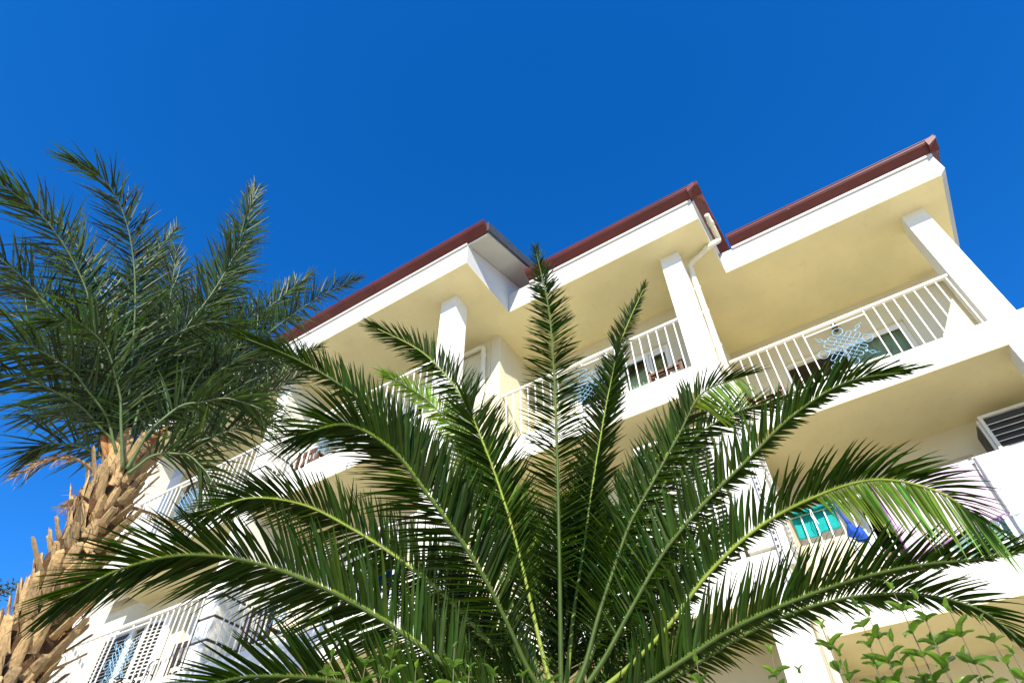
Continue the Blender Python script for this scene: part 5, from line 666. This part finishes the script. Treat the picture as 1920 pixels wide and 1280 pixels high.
# dried fronds and stalks at the crown
def deadfrond(pts,n,L,sd,fan=1.0,rad=.014):
    r=random.Random(sd); A=catmull(pts,40); fo=obj('dried_frond',MB().tube([tuple(a) for a in A],[rad*(1-.8*i/39)+.002 for i in range(40)],6),DEAD,DP,smooth=True)
    V=[];F=[];C_=[]; org=np.array(DP.location)
    for k in range(n):
        i=int(39*(.35+.64*k/n)); t=A[min(i+1,39)]-A[max(i-1,0)]; t/=np.linalg.norm(t); q=np.array([r.gauss(0,1),r.gauss(0,1),r.gauss(0,1)]); q-=t*(q@t); q/=np.linalg.norm(q)
        d=t*.8+q*.7*fan+np.array([0,0,-.25]); vs=leaflet(A[i]-org,d,np.array([r.gauss(0,1),r.gauss(0,1),.3]),L*r.uniform(.6,1.1),.007,.25,r.uniform(-.2,.2))
        b=len(V); V+=vs; F+=[tuple(a+b for a in f) for f in LF]; C_+=[(.36,.22,.1,1)]*24
    me=mk_mesh('dried_leaflets',V,F,C_,DEAD); o=bpy.data.objects.new('dried_leaflets',me); COL.objects.link(o); o.parent=fo; o['kind']='stuff'
deadfrond([(-5.14,1.9,4.62),(-5.20,1.65,4.72),(-5.25,1.45,4.62),(-5.28,1.33,4.40)],90,.13,1)
deadfrond([(-5.10,2.05,4.5),(-5.0,2.35,4.5),(-4.93,2.62,4.46)],70,.12,2,.7)
deadfrond([(-5.1,1.85,4.4),(-5.0,1.72,4.35),(-4.95,1.65,4.2)],80,.13,3)
for i,(a,b,c,w_) in enumerate([((-5.14,1.86,4.75),(-5.16,1.72,4.95),(-5.18,1.66,5.13),.05),((-5.06,1.95,4.75),(-5.0,1.98,5.0),(-4.97,2.06,5.25),.045)]):
    P_=[Vector(a),Vector(b),Vector(c)]; mb=MB(); 
    for j in range(9):
        t=j/8; p=P_[0]*(1-t)**2+P_[1]*2*t*(1-t)+P_[2]*t*t; hw=w_*math.sin(math.pi*min(1,.15+t*.85)); mb.v+=[p-Vector((0,hw,0)),p+Vector((.02,0,0)),p+Vector((0,hw,0))]
    for j in range(8):
        for q in(0,1): a_=j*3+q; mb.f.append((a_,a_+3,a_+4,a_+1))
    mb.v=[tuple(v) for v in mb.v]; mb.c=[1]; o=obj('spathe',mb,mat('spathe_%d'%i,(.42,.18,.05),.6,var=.3,vscale=10),DP,smooth=True); o.modifiers.new('t','SOLIDIFY').thickness=.006

# ---------------------------------------------------------------- privet shrubs in the foreground
def leafmesh(seed):
    r=random.Random(seed); mb=MB(); L=1.0; W_=.40; rows=8
    for j in range(rows):
        t=j/(rows-1); w_=W_*.5*(math.sin(math.pi*t**.85)**.8 if 0<t<1 else .02); dz=.10*t-.42*t*t+.02*r.uniform(-1,1)
        for x in (-1,-.5,0,.5,1): mb.v.append((x*w_,t*L,dz+.17*abs(x)*(1 if t<.9 else .5)+.012*math.sin(t*14+x*3)))
    for j in range(rows-1):
        for k in range(4): a=j*5+k; mb.f.append((a,a+1,a+6,a+5))
    return mb
LM=[]
for s_ in range(4):
    mb=leafmesh(s_); me=bpy.data.meshes.new('leaf'); me.from_pydata(mb.v,[],mb.f); me.materials.append(PRIV); me.shade_smooth(); LM.append(me)
def shrub(loc,label,tips,sd):
    T_=thing('privet_shrub',loc,label,'shrub','privet shrubs along the bottom of the view'); r=random.Random(sd); c0=Vector(loc)
    for tip in tips:
        tip=Vector(tip); base=Vector((c0.x+(tip.x-c0.x)*.55+r.uniform(-.05,.05),c0.y+(tip.y-c0.y)*.55+r.uniform(-.05,.05),.0)); mid=Vector((tip.x+r.uniform(-.05,.05),tip.y+r.uniform(-.05,.05),tip.z-.75))
        A=catmull([tuple(base),tuple((base+mid)/2+Vector((r.uniform(-.05,.05),0,0))),tuple(mid),tuple(tip)],40)
        st=obj('stem',MB().tube([tuple(a) for a in A],[.006*(1-i/39)+.0011 for i in range(40)],6),STEM,T_,smooth=True)
        L=0; z=tip.z; a0=r.uniform(0,3.14); k=0
        while z>tip.z-.62:
            i=int(np.argmin(abs(A[:,2]-z))); p=Vector(A[i]); a0+=math.pi/2+r.uniform(-.3,.3); s=min(1,.45+.14*k)
            for sgn in (0,math.pi):
                if r.random()<.06: continue
                a=a0+sgn+r.uniform(-.2,.2); el=r.uniform(.35,1.0) if k>0 else 1.25
                d=Vector((math.cos(a)*math.cos(el),math.sin(a)*math.cos(el),math.sin(el))); side=d.cross(Vector((0,0,1))).normalized(); nn=side.cross(d)
                side=Matrix.Rotation(r.uniform(-.5,.5),3,d)@side; nn=side.cross(d)
                M_=Matrix((side,d,nn)).transposed().to_4x4(); ls=s*r.uniform(.050,.076)
                o=bpy.data.objects.new('leaf',LM[r.randrange(4)]); COL.objects.link(o); o.parent=st; o.matrix_basis=Matrix.Translation(p-wloc(st))@M_@Matrix.Diagonal((ls,ls,ls,1))
            z-=.030+.013*min(k,2)+r.uniform(-.004,.006); k+=1
for key,loc,lab in (('r',(.15,1.85,0),'leafy privet shrub with upright shoots in the lower right corner'),('m',(-.45,1.85,0),'thin privet shrub with two short shoots right of the palm base'),('l',(-1.25,1.45,0),'low privet shrub with bright shoots in front of the palm fronds, left of its base')):
    shrub(loc,lab,[t for k,t in SHOOTS if k==key],hash(key)%7 if 0 else {'r':1,'m':2,'l':3}[key])

# ---------------------------------------------------------------- tree seen at the far left edge
PT=thing('pine_tree',(-30.2,8.6,0),'dark pine treetop peeking in at the left edge behind the palm trunk','tree')
obj('trunk',MB().tube([(-30.2,8.6,0),(-30.3,8.6,6),(-30.2,8.7,13)],[.35,.25,.06],10),BARK,PT,smooth=True)
mb=MB(); r=random.Random(3)
for k in range(26):
    a=r.uniform(0,6.28); h=r.uniform(7.5,13.3); L=r.uniform(1.0,2.4)*(1-.5*(h-7.5)/6); e=Vector((-30.2+L*math.cos(a),8.6+L*math.sin(a),h+.5*L))
    mb2=[Vector((-30.2,8.6,h)),e]; obj('branch',MB().tube([tuple(v) for v in mb2],[.07,.02],5),BARK,PT)
    for q in range(130):
        t=r.uniform(.35,1.1); p=mb2[0].lerp(e,t)+Vector((r.gauss(0,.22),r.gauss(0,.22),r.gauss(0,.16))); d=Vector((r.gauss(0,1),r.gauss(0,1),abs(r.gauss(0,1)))).normalized()*.16; s=d.orthogonal().normalized()*.03
        mb.add([p-s,p+s,p+d],[(0,1,2)])
mb.c=[1]; obj('crown',mb,NEEDLE,PT,kind='stuff')
